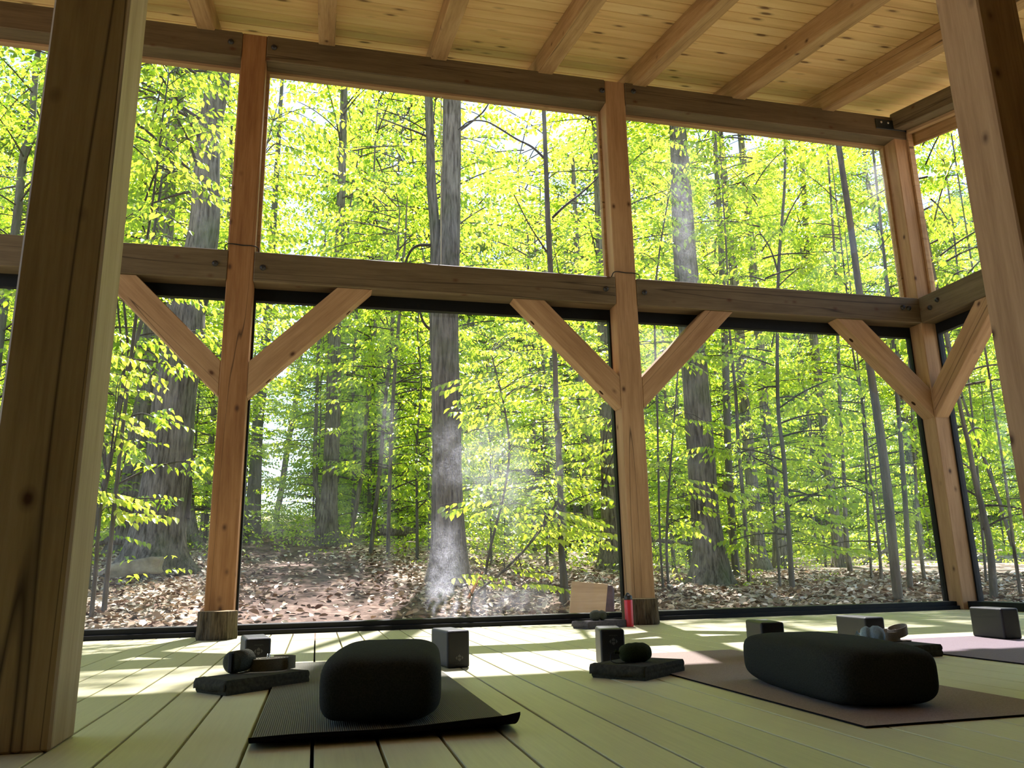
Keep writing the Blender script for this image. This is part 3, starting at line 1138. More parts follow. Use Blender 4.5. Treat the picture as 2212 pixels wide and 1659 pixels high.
# ------------------------------------------------------------------ folded blankets
def folded(cs_, h, label, m, z=0.0):
    """cs_: three ground corners left, front, right; a folded slab with a seam line and a lapped end"""
    Lc, Fc, Rc = (Vector((*p, 0)) for p in cs_)
    t = thing('folded_blanket', label, 'blanket', (Fc.x, Fc.y, z), 0, 'folded blankets')
    u, v = Rc - Fc, Lc - Fc
    nx, ny, nz = 16, 12, 6
    bm = bmesh.new()
    fold = 0.5

    def pt(a, b, c):
        # a along u, b along v, c height
        r = 0.07
        ea = min(a, 1 - a)
        eb = min(b, 1 - b)
        inset = 0.014 * (abs(c - 0.5) * 2) ** 4 + 0.008 * (1 if abs(c - 0.48) < 0.1 else 0)
        aa = inset + a * (1 - 2 * inset)
        bb = inset + b * (1 - 2 * inset)
        zz = c * h * (1 + 0.025 * math.sin(a * 4) * math.sin(b * 3))
        return u * aa + v * bb + Vector((0, 0, zz))
    idx = {}

    def gv(a, b, c):
        k = (a, b, c)
        if k not in idx:
            idx[k] = bm.verts.new(pt(a / nx, b / ny, c / nz))
        return idx[k]
    for a in range(nx):
        for b in range(ny):
            bm.faces.new([gv(a, b, nz), gv(a + 1, b, nz), gv(a + 1, b + 1, nz), gv(a, b + 1, nz)])
            bm.faces.new([gv(a, b, 0), gv(a, b + 1, 0), gv(a + 1, b + 1, 0), gv(a + 1, b, 0)])
    for c in range(nz):
        for a in range(nx):
            bm.faces.new([gv(a, 0, c), gv(a + 1, 0, c), gv(a + 1, 0, c + 1), gv(a, 0, c + 1)])
            bm.faces.new([gv(a + 1, ny, c), gv(a, ny, c), gv(a, ny, c + 1), gv(a + 1, ny, c + 1)])
        for b in range(ny):
            bm.faces.new([gv(0, b + 1, c), gv(0, b, c), gv(0, b, c + 1), gv(0, b + 1, c + 1)])
            bm.faces.new([gv(nx, b, c), gv(nx, b + 1, c), gv(nx, b + 1, c + 1), gv(nx, b, c + 1)])
    link('folded_cloth', done(bm, 'folded_cloth'), M[m], t)
    # the flap that laps over the left-facing end
    un = u.normalized()
    V_, F_ = [], []
    n = 14
    for i in range(n + 1):
        b = i / n
        p = v * (-0.02 + b * 1.04)
        dz = 0.012 + 0.003 * math.sin(b * 9)
        for (o_, zz) in ((0.030, h + 0.0015), (0.0, h - 0.001), (-0.006, h * 0.72), (-0.006, dz)):
            V_.append(p + un * o_ + Vector((0, 0, zz)))
    for i in range(n):
        for k in range(3):
            a = i * 4 + k
            F_.append((a, a + 4, a + 5, a + 1))
    me_ = mesh('overlap_flap', V_, F_, True)
    f_ = link('overlap_flap', me_, M[m], t)
    sm = f_.modifiers.new('s', 'SOLIDIFY')
    sm.thickness = 0.002
    return t


folded([(-0.369, 2.893), (-0.263, 2.764), (-0.011, 2.971)], 0.045, 'dark folded blanket half on the ribbed mat, strap and roll on top', 'blanket', 0.0)
folded([(0.932, 2.745), (1.062, 2.583), (1.287, 2.758)], 0.045, 'dark folded blanket carrying the dark green pouch', 'blanket')
folded([(1.640, 5.17), (1.70, 5.02), (2.02, 5.13)], 0.046, 'grey folded blanket against the black sill beside the red bottle', 'blanket_grey')
folded([(2.10, 3.02), (2.10, 2.80), (2.43, 2.82)], 0.046, 'dark folded blanket carrying the pale blue pouch and taupe strap', 'blanket')


# ------------------------------------------------------------------ straps, rolls and pouches
def ribbon(name, pts, z0, z1, th, m, parent, closed=False):
    """pts: list of (x, y, dz) - a band standing on edge"""
    n = len(pts)
    V_, F_ = [], []
    for i in range(n):
        p = Vector((pts[i][0], pts[i][1], 0))
        a = Vector((pts[max(0, i - 1)][0], pts[max(0, i - 1)][1], 0))
        b = Vector((pts[min(n - 1, i + 1)][0], pts[min(n - 1, i + 1)][1], 0))
        t_ = (b - a).normalized()
        nr = Vector((-t_.y, t_.x, 0)) * th / 2
        dz = pts[i][2] if len(pts[i]) > 2 else 0
        for s, z in ((1, z0), (-1, z0), (-1, z1), (1, z1)):
            q = p + nr * s
            V_.append((q.x, q.y, z + dz))
    for i in range(n - 1):
        for k in range(4):
            j = (k + 1) % 4
            F_.append((i * 4 + k, (i + 1) * 4 + k, (i + 1) * 4 + j, i * 4 + j))
    F_.append((3, 2, 1, 0))
    F_.append(((n - 1) * 4, (n - 1) * 4 + 1, (n - 1) * 4 + 2, (n - 1) * 4 + 3))
    return link(name, mesh(name, V_, F_), m, parent)


def strap_coil(loc, rot, label, m, a0=0.074, b0=0.041, loop=False):
    t = thing('yoga_strap', label, 'yoga strap', loc, rot, 'coiled yoga straps')
    pts = []
    turns = 5
    for i in range(turns * 40 + 1):
        f = i / 40
        th = 2 * math.pi * f
        s = 1 - 0.13 * f
        pts.append((a0 * s * math.cos(th), b0 * s * math.sin(th), 0))
    ribbon('webbing', pts, 0.0, 0.038, 0.0042, m, t)
    # the loose outer end standing off the coil
    pts = []
    for i in range(26):
        th = -0.9 + 2.3 * i / 25
        pts.append((0.012 + (a0 + 0.006) * math.cos(th), (b0 + 0.008) * math.sin(th) + 0.004, 0.001))
    ribbon('loose_end', pts, 0.0, 0.041, 0.0025, m, t)
    for s in (-1, 1):
        ring = [(0.004 * s + 0.001, 0.010 + 0.010 * math.cos(k * math.pi / 8) * 0.6, 0.042 + 0.010 * math.sin(k * math.pi / 8) * 0.9, 0.0016) for k in range(17)]
        link('d_ring', tubes_mesh('d_ring', [ring], 8), M['steel'], t)
    return t


def strap_loops(loc, rot, label):
    t = thing('yoga_strap', label, 'yoga strap', loc, rot, 'coiled yoga straps')
    pts = [(0.04 * math.cos(2 * math.pi * k / 36), 0.026 * math.sin(2 * math.pi * k / 36), 0.006 * math.sin(2 * math.pi * k / 36)) for k in range(37)]
    ribbon('webbing_loop', [(x - 0.02, y, dz) for x, y, dz in pts], 0.007, 0.043, 0.0035, M['strap_grey'], t)
    o_ = ribbon('webbing_loop', [(x * 1.0, y, dz + 0.013 + x * 0.25) for x, y, dz in pts], 0.008, 0.044, 0.0035, M['strap_grey'], t)
    o_.location = (0.018, 0.004, 0)
    bm = bmesh.new()
    box_bm(bm, -0.075, 0.06, -0.022, 0.016, 0.0, 0.0035)
    link('webbing_tail', done(bm, 'webbing_tail', 0.001, 1), M['strap_grey'], t)
    return t


def pouch(loc, rot, label, m, L=0.118, r=0.033, two=False, cord=True):
    """a rolled cloth stuffed in a mesh bag, lying down along its local x"""
    t = thing('mesh_pouch', label, 'pouch', loc, rot, 'stuffed mesh pouches')
    nu, nv = 28, 20
    V_, F_ = [], []
    for j in range(nv + 1):
        f = j / nv
        x = -L / 2 + L * f
        e = (1 - abs(2 * f - 1) ** 3.2) ** 0.42 if 0 < f < 1 else 0.12
        if two:
            e *= 1 - 0.2 * math.exp(-((f - 0.42) / 0.09) ** 2)
        for i in range(nu):
            th = 2 * math.pi * i / nu
            rr = r * e * (1 + 0.03 * math.sin(3 * th + 5 * f) + 0.02 * math.sin(9 * f * 3))
            V_.append((x, rr * math.cos(th) * 1.05, max(rr * math.sin(th), -r * 0.93) + r * 0.93))
    for j in range(nv):
        for i in range(nu):
            k = (i + 1) % nu
            F_.append((j * nu + i, (j + 1) * nu + i, (j + 1) * nu + k, j * nu + k))
    F_.append(tuple(range(nu)))
    F_.append(tuple(range(nv * nu, (nv + 1) * nu))[::-1])
    link('stuffed_bag', mesh('stuffed_bag', V_, F_, True), M[m], t)
    tuft = [(-L / 2 + 0.003, 0, r * 0.95, r * 0.16), (-L / 2 - 0.006, 0, r * 1.02, r * 0.13), (-L / 2 - 0.014, 0.001, r * 1.12, r * 0.30)]
    link('gathered_neck', tubes_mesh('gathered_neck', [smooth_path(tuft, 4)], 10), M[m], t)
    if cord:
        c_ = [(-L / 2 - 0.006, 0, r * 1.1, .0014), (-L / 2 - 0.026, -0.004, r * 1.0, .0014), (-L / 2 - 0.034, -0.010, r * 0.35, .0014), (-L / 2 - 0.022, -0.022, 0.0018, .0014), (-L / 2 + 0.01, -0.034, 0.0018, .0014), (-L / 2 + 0.045, -0.038, 0.0018, .0014)]
        link('drawstring', tubes_mesh('drawstring', [smooth_path(c_, 6)], 6), M['cable'], t)
    return t


def roll(loc, rot, label):
    t = thing('rolled_strap', label, 'rolled strap', loc, rot)
    r, L = 0.036, 0.10
    prof = []
    n = 22
    for i in range(n * 2 + 1):
        f = i / (n * 2)
        rr = r * (1.0 if i % 2 else 0.93)
        if f < 0.04 or f > 0.96:
            rr *= 0.86
        prof.append((rr, -L / 2 + L * f))
    V_, F_ = lathe(prof, 32)
    q = Matrix.Rotation(math.pi / 2, 4, 'Y')
    V_ = [q @ Vector(v) + Vector((0, 0, r)) for v in V_]
    link('ribbed_roll', mesh('ribbed_roll', V_, F_, True), M['olive_mesh'], t)
    bm = bmesh.new()
    box_bm(bm, -L / 2 - 0.006, -L / 2 + 0.004, -0.008, 0.008, 0.004, 2 * r - 0.004)
    link('end_band', done(bm, 'end_band', 0.003, 2), M['cable'], t)
    return t


BH = 0.0455
p = at_z(516, 1452, BH)
roll((p.x, p.y, BH), math.radians(62), 'dark ribbed roll lying on the left folded blanket beside the strap')
p = at_z(579, 1447, BH)
strap_coil((p.x, p.y + 0.01, BH), math.radians(12), 'olive coiled strap with metal ring on the left folded blanket', M['strap'])
p = at_z(1378, 1431, BH)
pouch((p.x, p.y + 0.02, BH), math.radians(-4), 'dark green stuffed mesh pouch with loose drawstring on folded blanket', 'green_mesh')
p = at_z(1296, 1341, BH)
pouch((p.x, p.y + 0.03, BH + .001), math.radians(178), 'grey green mesh pouch on the grey blanket by the sill', 'olive_mesh', 0.115, 0.034, True, False)
p = at_z(1892, 1391, BH)
pouch((p.x - 0.003, p.y + 0.01, BH + .001), math.radians(-38), 'pale blue stuffed mesh pouch behind the right hand bolster', 'blue_mesh', 0.095, 0.036, True, False)
p = at_z(1938, 1386, BH)
strap_loops((p.x, p.y + 0.012, BH + .001), math.radians(-10), 'taupe strap in two standing loops beside the pale blue pouch')

# water bottle
bt = thing('water_bottle', 'slim red water bottle with black lid standing on the deck', 'bottle', (2.022, 5.135, 0), 0.5)
V_, F_ = lathe([(0.025, 0), (0.0275, 0.004), (0.028, 0.02), (0.028, 0.168), (0.0265, 0.172)], 32)
link('bottle_body', mesh('bottle_body', V_, F_, True), M['red'], bt)
V_, F_ = lathe([(0.0268, 0.171), (0.0272, 0.174), (0.0272, 0.192), (0.025, 0.198), (0.016, 0.204), (0.006, 0.206)], 32)
link('lid', mesh('lid', V_, F_, True), M['lid'], bt)
sp_ = [(-0.018, 0, 0.197, .005), (-0.010, 0, 0.211, .005), (0.002, 0, 0.212, .0045), (0.016, 0, 0.203, .004)]
link('spout', tubes_mesh('spout', [smooth_path(sp_, 5)], 10), M['lid'], bt)

# ------------------------------------------------------------------ the forest floor
xs = np.concatenate([np.linspace(-95, -14, 26)[:-1], np.linspace(-14, 24, 120)[:-1], np.linspace(24, 110, 30)])
ys = np.concatenate([np.linspace(-14, 5.6, 16)[:-1], np.linspace(5.6, 22, 80)[:-1], np.linspace(22, 120, 40)])
Vg = np.array([(x, y, ground_z(x, y)) for y in ys for x in xs])
nx_ = len(xs)
i, j = np.meshgrid(np.arange(len(ys) - 1), np.arange(nx_ - 1), indexing='ij')
i, j = i.ravel(), j.ravel()
Fg = np.stack([i * nx_ + j, i * nx_ + j + 1, (i + 1) * nx_ + j + 1, (i + 1) * nx_ + j], 1)
me = fast_mesh('forest_ground', Vg, Fg)
me.polygons.foreach_set('use_smooth', [True] * len(me.polygons))
struct(link('forest_ground', me, M['ground']))


def leaf_quads(P, Dr, Nm, L, Wd, fine=True, curl=0.0):
    """P base points, Dr directions, Nm normals, L lengths, Wd half widths -> V,F"""
    n = len(P)
    Dr = Dr / (np.linalg.norm(Dr, axis=1)[:, None] + 1e-9)
    Sd = np.cross(Dr, Nm)
    Sd /= np.linalg.norm(Sd, axis=1)[:, None] + 1e-9
    Nn = np.cross(Sd, Dr)
    L = L[:, None]
    Wd = Wd[:, None]
    if fine:
        lift = 0.22
        b = P
        r1 = P + Dr * L * 0.28 + Sd * Wd * 0.86 + Nn * Wd * lift
        r2 = P + Dr * L * 0.62 + Sd * Wd * 0.82 + Nn * Wd * lift
        t = P + Dr * L - Nn * L * curl
        l2 = P + Dr * L * 0.62 - Sd * Wd * 0.82 + Nn * Wd * lift
        l1 = P + Dr * L * 0.28 - Sd * Wd * 0.86 + Nn * Wd * lift
        V = np.stack([b, r1, r2, t, l2, l1], 1).reshape(-1, 3)
        k = np.arange(n)[:, None] * 6
        F = np.concatenate([k + np.array([[0, 1, 2, 3]]), k + np.array([[0, 3, 4, 5]])], 0)
    else:
        V = np.stack([P, P + Dr * L * 0.45 + Sd * Wd, P + Dr * L, P + Dr * L * 0.45 - Sd * Wd], 1).reshape(-1, 3)
        k = np.arange(n)[:, None] * 4
        F = k + np.array([[0, 1, 2, 3]])
    return V, F


# fallen leaves close to the house, beyond counting
n = 26000
lx = RNG.uniform(-5.5, 9.5, n)
ly = 6.0 + RNG.gamma(1.6, 2.6, n)
keep = (ly < 18)
path_c = 0.25 - 0.085 * (ly - 6.5)
keep &= (np.abs(lx - path_c) > 0.85 + RNG.normal(0, 0.3, n)) | (RNG.random(n) < 0.2)
lx, ly = lx[keep], ly[keep]
n = len(lx)
lz = np.array([ground_z(a, b) for a, b in zip(lx, ly)]) + RNG.uniform(0.004, 0.04, n)
az = RNG.uniform(0, 6.283, n)
Dr = np.stack([np.cos(az), np.sin(az), RNG.normal(0, 0.35, n)], 1)
Nm = np.stack([RNG.normal(0, 0.5, n), RNG.normal(0, 0.5, n), np.ones(n)], 1)
Vl, Fl = leaf_quads(np.stack([lx, ly, lz], 1), Dr, Nm, RNG.uniform(0.05, 0.10, n), RNG.uniform(0.016, 0.032, n), True, 0.12)
o = link('fallen_leaves', fast_mesh('fallen_leaves', Vl, Fl), M['litter'])
tag(o, 'dry pale brown fallen leaves strewn over the ground outside the windows', 'fallen leaves', kind='stuff')
# ------------------------------------------------------------------ foliage meshes, shared by many trees
def sprays(rs, base, direc, length, leafL, gap=0.036, droop=0.35, fine=True, width=0.30):
    """leaves set alternately along twigs. base (n,3), direc (n,3), length (n,)"""
    Ps, Ds, Ns, Ls = [], [], [], []
    for b, d, ln in zip(base, direc, length):
        d = d / (np.linalg.norm(d) + 1e-9)
        k = max(3, int(ln / gap))
        t = np.linspace(0.08, 1.0, k)
        side = np.cross(d, [0, 0, 1.0])
        side /= np.linalg.norm(side) + 1e-9
        sg = np.where(np.arange(k) % 2, 1.0, -1.0)[:, None]
        p = b + d * (t * ln)[:, None] + np.array([0, 0, -1.0]) * (droop * 0.35 * ln * t ** 2)[:, None]
        dd = d * 0.55 + side * sg * 0.75 + np.array([0, 0, -1.0]) * (droop + rs.uniform(0, 0.7, k))[:, None] + rs.normal(0, 0.16, (k, 3))
        nn = np.array([0, 0, 1.0]) + side * sg * 0.5 + rs.normal(0, 0.25, (k, 3))
        Ps.append(p)
        Ds.append(dd)
        Ns.append(nn)
        Ls.append(leafL * rs.uniform(0.65, 1.1, k))
    P, D_, N_, L_ = (np.concatenate(a) for a in (Ps, Ds, Ns, Ls))
    return leaf_quads(P, D_, N_, L_, L_ * width, fine, 0.1)


def crown(seed, z0, z1, radius, n_br, leafL, per=3, fine=False, taper=0.35, spray_len=0.5, gap=0.05, low=1.0):
    """a crown of layered branches around the z axis: returns foliage mesh and branch mesh"""
    rs = np.random.default_rng(seed)
    B, Dd, Ln, br = [], [], [], []
    for i in range(n_br):
        h = z0 + (z1 - z0) * (i + rs.uniform(0, 1)) / n_br
        f = (h - z0) / (z1 - z0)
        rad = radius * (low + (1 - low) * min(1, f * 3)) * (1 - taper * f) * rs.uniform(0.55, 1.1)
        a = rs.uniform(0, 6.283)
        rise = rs.uniform(0.05, 0.5)
        d = np.array([math.cos(a), math.sin(a), rise])
        pts = [np.array([0, 0, h]) + d * rad * t + np.array([0, 0, -0.22 * rad * t * t]) for t in (0, 0.3, 0.6, 0.85, 1.0)]
        br.append([(*p, 0.004 + 0.010 * (1 - q / 4) * radius * 0.6) for q, p in enumerate(pts)])
        ns = int(per * (1 + rad * 2))
        for k in range(ns):
            t = 0.22 + 0.78 * math.sqrt(rs.uniform(0, 1))
            c = np.array([0, 0, h]) + d * rad * t + np.array([0, 0, -0.22 * rad * t * t])
            aa = a + rs.normal(0, 0.9)
            B.append(c + rs.normal(0, 0.05 * radius, 3) * (1, 1, 0.5))
            Dd.append([math.cos(aa), math.sin(aa), rs.uniform(-0.25, 0.25)])
            Ln.append(spray_len * rs.uniform(0.6, 1.2))
    V, F = sprays(rs, np.array(B), np.array(Dd), np.array(Ln), leafL, gap, 0.35, fine)
    fm = fast_mesh('foliage', V, F)
    bmh = tubes_mesh('branches', [smooth_path(b, 2) for b in br], 4)
    return fm, bmh, len(F)


CR_SAP = [crown(100 + s, 0.5, 5.6, 1.15, 34, 0.085, per=3, fine=True, taper=0.2, spray_len=0.38, gap=0.04, low=0.75) for s in range(4)]
CR_MID = [crown(200 + s, 0.9, 13.0, 2.2, 72, 0.12, per=4, fine=False, taper=0.2, spray_len=0.6, gap=0.055, low=0.7) for s in range(4)]
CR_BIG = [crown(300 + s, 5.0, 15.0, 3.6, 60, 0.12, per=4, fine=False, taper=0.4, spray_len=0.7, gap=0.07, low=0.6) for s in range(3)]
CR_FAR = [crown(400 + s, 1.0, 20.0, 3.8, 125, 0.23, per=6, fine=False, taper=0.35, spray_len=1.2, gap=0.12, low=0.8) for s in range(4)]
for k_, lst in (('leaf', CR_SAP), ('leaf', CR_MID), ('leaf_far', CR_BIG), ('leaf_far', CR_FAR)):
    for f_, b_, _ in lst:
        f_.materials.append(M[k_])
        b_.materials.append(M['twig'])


def add_crown(t, c, x, y, z, scale, rz, zs=1.0, name='foliage'):
    a = link(name, c[0], None, t)
    b = link('branches', c[1], None, t)
    for o_ in (a, b):
        o_.location = (x, y, z)
        o_.rotation_euler = (0, 0, rz)
        o_.scale = (scale, scale, scale * zs)
    return a


big_ones = []


# ------------------------------------------------------------------ trees the photo shows one by one: trunk traced from bottom to top
def traced(label, pts, depth=None, bark='bark', top=12.0, roots=0.0, crown_kind=None, scale=1.0, zs=1.0, forks=(), limbs=(), group=None, name='tree', sides=None, cat='tree', seed=0, cz=0.0):
    """pts: (px, py, width px) from the base up; depth: distance of its foot along y, else where the base meets the ground"""
    bx, by, bw_ = pts[0]
    y = base_depth(bx, by, 999.0)
    if depth:
        y = min(y, depth * 1.15)
    elif y > 38:
        y = 30.0
    if pts[0][2] / CF * y > 0.15:
        big_ones.append((bx, min(q_[0] for q_ in pts), max(q_[0] for q_ in pts), y))
    P = [at(a, b, y) for a, b, _ in pts]
    rows = [(p.x, p.y, p.z, max(0.004, w / 2 / CF * y * 1.03)) for p, (_, _, w) in zip(P, pts)]
    gz = ground_z(rows[0][0], y)
    base = [(rows[0][0], y, min(gz, rows[0][2]) - 0.12, rows[0][3] * 1.05)]
    last, prev = rows[-1], rows[-2]
    dz = max(0.1, last[2] - prev[2])
    sl = (last[0] - prev[0]) / dz
    rows_t = base + rows
    if top > last[2] + 0.5:
        for k in (0.5, 1.0):
            zz = last[2] + (top - last[2]) * k
            rows_t.append((last[0] + sl * 0.6 * (zz - last[2]), y, zz, max(0.004, last[3] * (1 - 0.55 * k))))
    t = thing(name, label, cat, (rows[0][0], y, gz), 0, group)
    big = rows[0][3] > 0.09
    sd_ = sides or (26 if big else 10)
    path = smooth_path(rows_t, 8 if big else 4)
    # follow the height of the trunk so that roots spread at the ground
    me_ = tubes_mesh('trunk', [path], sd_, roots=roots, z_base=gz - 0.02, bumpy=0.03 if big else 0.05)
    org = Matrix.Translation((-rows[0][0], -y, -gz))
    me_.transform(org)
    link('trunk', me_, M[bark], t)
    for q, fk in enumerate(forks):
        rr = [(*at(a, b, y)[:], max(0.004, w / 2 / CF * y * 1.03)) for a, b, w in fk]
        l2, l1 = rr[-1], rr[-2]
        if fk[-1][1] < 320:
            s2 = (l2[0] - l1[0]) / max(0.1, l2[2] - l1[2])
            rr.append((l2[0] + s2 * 4, y, l2[2] + 4, l2[3] * 0.6))
        m2 = tubes_mesh('stem', [smooth_path(rr, 6)], 16 if big else 8, bumpy=0.03)
        m2.transform(org)
        link('stem', m2, M[bark], t)
    if limbs:
        for fk in limbs:
            m2 = tubes_mesh('limb', [smooth_path([(*at(a, b, y)[:], max(0.003, w / 2 / CF * y)) for a, b, w in fk], 5)], 7, bumpy=0.05)
            m2.transform(org)
            link('limb', m2, M['twig'], t)
    if crown_kind:
        lst = {'sap': CR_SAP, 'mid': CR_MID, 'big': CR_BIG, 'far': CR_FAR}[crown_kind]
        c = lst[seed % len(lst)]
        # centre the crown on the trunk's middle height
        mid = rows[len(rows) // 2]
        add_crown(t, c, mid[0] - rows[0][0], 0, cz, scale, seed * 1.7, zs)
    return t, y


T = traced
T('massive furrowed trunk leaning right, log slab at its roots', [(330, 1240, 106), (340, 1150, 94), (357, 1050, 88), (370, 950, 82), (380, 850, 80), (398, 750, 80), (405, 650, 74), (440, 500, 62), (450, 300, 50), (476, 150, 46)], None, roots=0.75, crown_kind='big', seed=0,
  limbs=[[(392, 1120, 34), (402, 1000, 30), (402, 900, 26), (428, 700, 20), (470, 560, 14)]], name='large_tree')
T('dark mossy trunk standing just behind the massive leaning trunk', [(405, 1187, 44), (398, 1110, 38), (394, 1000, 34), (392, 900, 30), (402, 760, 26), (425, 560, 20)], None, roots=0.6, crown_kind='mid', seed=1, zs=0.62)
T('dark trunk left of the massive leaning trunk, foliage across it', [(268, 1140, 46), (285, 1050, 40), (296, 960, 38), (318, 850, 40), (330, 720, 38), (358, 472, 34), (366, 371, 26), (378, 300, 22), (392, 150, 20)], 13.0, roots=0.6, crown_kind='mid', seed=2, scale=1.1, zs=0.7)
T('thin dark crooked sapling stem beside the pale lit post', [(188, 1262, 13), (196, 1160, 11), (221, 1073, 11), (240, 972, 11), (257, 877, 11), (280, 786, 10), (307, 692, 8), (318, 640, 7), (330, 520, 6), (345, 420, 5)], 7.4, bark='bark2', crown_kind='sap', seed=0, zs=1.1, top=6, name='sapling',
  limbs=[[(257, 877, 8), (268, 820, 5), (262, 740, 4), (252, 640, 4)], [(280, 786, 6), (272, 700, 5), (266, 640, 4)]])
T('smooth trunk right of the reddish post with sky behind it', [(546, 1112, 30), (553, 1000, 24), (558, 900, 22), (565, 840, 22), (572, 760, 20), (580, 660, 18), (590, 500, 14)], 17.0, bark='bark2', roots=0.4, top=14)
T('straight trunk at edge of the path, left of the forked tree', [(706, 1120, 42), (712, 1050, 32), (720, 900, 31), (722, 719, 27), (730, 600, 22), (738, 400, 18), (743, 200, 16)], 15.0, roots=0.4, top=14, crown_kind='sap', seed=3, scale=1.9, zs=1.0, cz=4.5)
T('leaning slender tree with sky gap around it', [(598, 1110, 12), (608, 1060, 12), (622, 960, 12), (643, 835, 11), (652, 700, 9), (668, 560, 7)], 26.0, top=12)
T('bent sapling stem curving up beside the path', [(690, 1122, 8), (684, 1060, 9), (680, 1020, 9), (683, 900, 8), (689, 735, 7), (700, 560, 6)], 17.0, top=9, name='sapling', crown_kind='sap', seed=1, scale=1.2)
T('slender sapling leaning right beside the path, dark foot', [(760, 1150, 9), (775, 1060, 9), (784, 1000, 9), (799, 813, 8), (812, 683, 7), (830, 500, 6)], 14.5, top=8, name='sapling', crown_kind='sap', seed=2, scale=1.3)
T('slender sapling in front of leaf litter, left of a twin', [(802, 1182, 9), (822, 1000, 9), (830, 900, 8), (846, 720, 8), (858, 560, 6)], 11.8, top=7, name='sapling', crown_kind='sap', seed=3, scale=1.2)
T('slender sapling nearest the forked trunk, right of its twin', [(838, 1186, 8), (843, 1000, 8), (850, 850, 8), (862, 690, 7), (875, 520, 5)], 11.4, top=7, name='sapling', crown_kind='sap', seed=0, scale=1.15)
T('forked trunk in middle bay with dusty glass over it', [(965, 1258, 74), (968, 1180, 70), (966, 1100, 66), (965, 1000, 62), (964, 900, 63), (962, 800, 60), (960, 700, 63), (966, 570, 58), (973, 450, 46), (976, 215, 43)], None, roots=0.5, name='large_tree', top=14,
  forks=[[(952, 690, 26), (944, 600, 28), (940, 500, 24), (932, 400, 22), (929, 300, 20), (926, 215, 19)]],
  limbs=[[(936, 530, 9), (905, 530, 7), (885, 545, 6), (868, 590, 5)], [(945, 715, 9), (925, 708, 7), (912, 690, 5), (905, 660, 4)], [(934, 300, 7), (900, 285, 5), (860, 270, 4), (820, 255, 3)], [(995, 280, 7), (1020, 262, 5), (1045, 240, 4), (1060, 215, 3)]])
T('slim straight dark trunk near the leaning plywood sheet', [(1219, 1312, 24), (1218, 1250, 17), (1211, 1167, 14), (1210, 1056, 14), (1202, 888, 13), (1198, 759, 12), (1188, 560, 13), (1183, 460, 13), (1181, 400, 12), (1175, 242, 10)], 7.9, bark='bark2', top=9, name='slim_tree',
  limbs=[[(1179, 345, 7), (1150, 318, 6), (1115, 300, 5), (1075, 275, 5), (1048, 262, 4), (1015, 262, 4), (990, 280, 3)], [(1194, 470, 7), (1220, 445, 6), (1252, 420, 5), (1285, 390, 4), (1310, 360, 3)],
         [(1192, 560, 6), (1165, 520, 4), (1140, 480, 3), (1110, 420, 3)], [(1208, 1080, 6), (1180, 1120, 5), (1140, 1180, 5), (1080, 1240, 4), (1020, 1285, 4)]])
T('broad trunk with flared foot half hidden behind bottle post', [(1318, 1235, 48), (1318, 1170, 44), (1318, 1110, 40), (1312, 888, 36), (1300, 500, 32), (1290, 250, 28)], 13.0, roots=0.6, top=13, crown_kind='mid', seed=0, scale=1.1, zs=0.65)
T('dim trunk left of the flared trunk in the undergrowth', [(1278, 1200, 28), (1270, 1100, 22), (1262, 888, 22), (1256, 760, 19)], 20.0, top=13)
T('thin stem in middle bay behind hanging leafy twigs', [(1190, 1180, 10), (1187, 1110, 9), (1180, 920, 8), (1172, 760, 7), (1160, 600, 6)], 16.0, top=9, name='sapling')
T('wide furrowed trunk with flared dark foot in right bay', [(1536, 1270, 82), (1533, 1201, 72), (1527, 1150, 65), (1522, 1110, 63), (1514, 989, 63), (1504, 854, 61), (1494, 720, 60), (1481, 560, 56), (1474, 450, 52), (1463, 270, 42)], None, roots=0.55, name='large_tree', top=14)
T('straight trunk just right of the wide flared trunk', [(1592, 1245, 18), (1582, 1148, 17), (1572, 962, 17), (1569, 849, 17), (1565, 719, 16), (1560, 584, 15), (1550, 400, 13)], 13.2, bark='bark2', top=12, crown_kind='mid', seed=1, scale=0.9, zs=0.8)
T('thick mid-grey trunk, second right of wide flared trunk', [(1641, 1216, 42), (1638, 1186, 32), (1623, 1036, 28), (1613, 924, 26), (1604, 831, 24), (1598, 722, 24), (1584, 584, 21), (1569, 439, 20), (1556, 300, 17)], 11.8, roots=0.4, top=14, crown_kind='mid', seed=2, scale=0.8, zs=0.5, cz=4.2)
T('wiry sapling threading between the right bay trunks', [(1619, 1268, 10), (1608, 1111, 9), (1595, 962, 8), (1589, 849, 8), (1576, 715, 6), (1570, 560, 5)], 10.6, top=7, name='sapling')
T('thick trunk third right of the wide flared trunk', [(1690, 1223, 36), (1679, 1111, 28), (1668, 1036, 26), (1658, 943, 24), (1649, 849, 23), (1640, 730, 23), (1627, 584, 21), (1612, 420, 18)], 12.4, roots=0.4, top=14)
T('slender dark tree in centre of the right bay', [(1712, 1275, 13), (1701, 1111, 11), (1692, 980, 10), (1681, 887, 9), (1679, 719, 8), (1683, 560, 8), (1695, 400, 7)], 10.4, bark='bark2', top=8, name='slim_tree', crown_kind='sap', seed=2, zs=1.3,
  limbs=[[(1684, 600, 6), (1665, 540, 4), (1640, 500, 3)], [(1688, 500, 6), (1710, 450, 4), (1740, 400, 3)]])
T('broad grey trunk right of centre in the right bay', [(1817, 1216, 34), (1802, 1111, 23), (1782, 962, 21), (1778, 905, 21), (1769, 831, 20), (1757, 722, 20), (1744, 584, 16), (1738, 439, 14)], 12.8, roots=0.4, top=13, crown_kind='mid', seed=0, scale=0.8, zs=0.5, cz=4.4)
T('slender trunk beside the broad grey trunk, bending at foot', [(1838, 1240, 13), (1828, 1167, 12), (1823, 1036, 9), (1815, 887, 9), (1810, 737, 8), (1806, 600, 7)], 13.8, top=10, name='slim_tree')
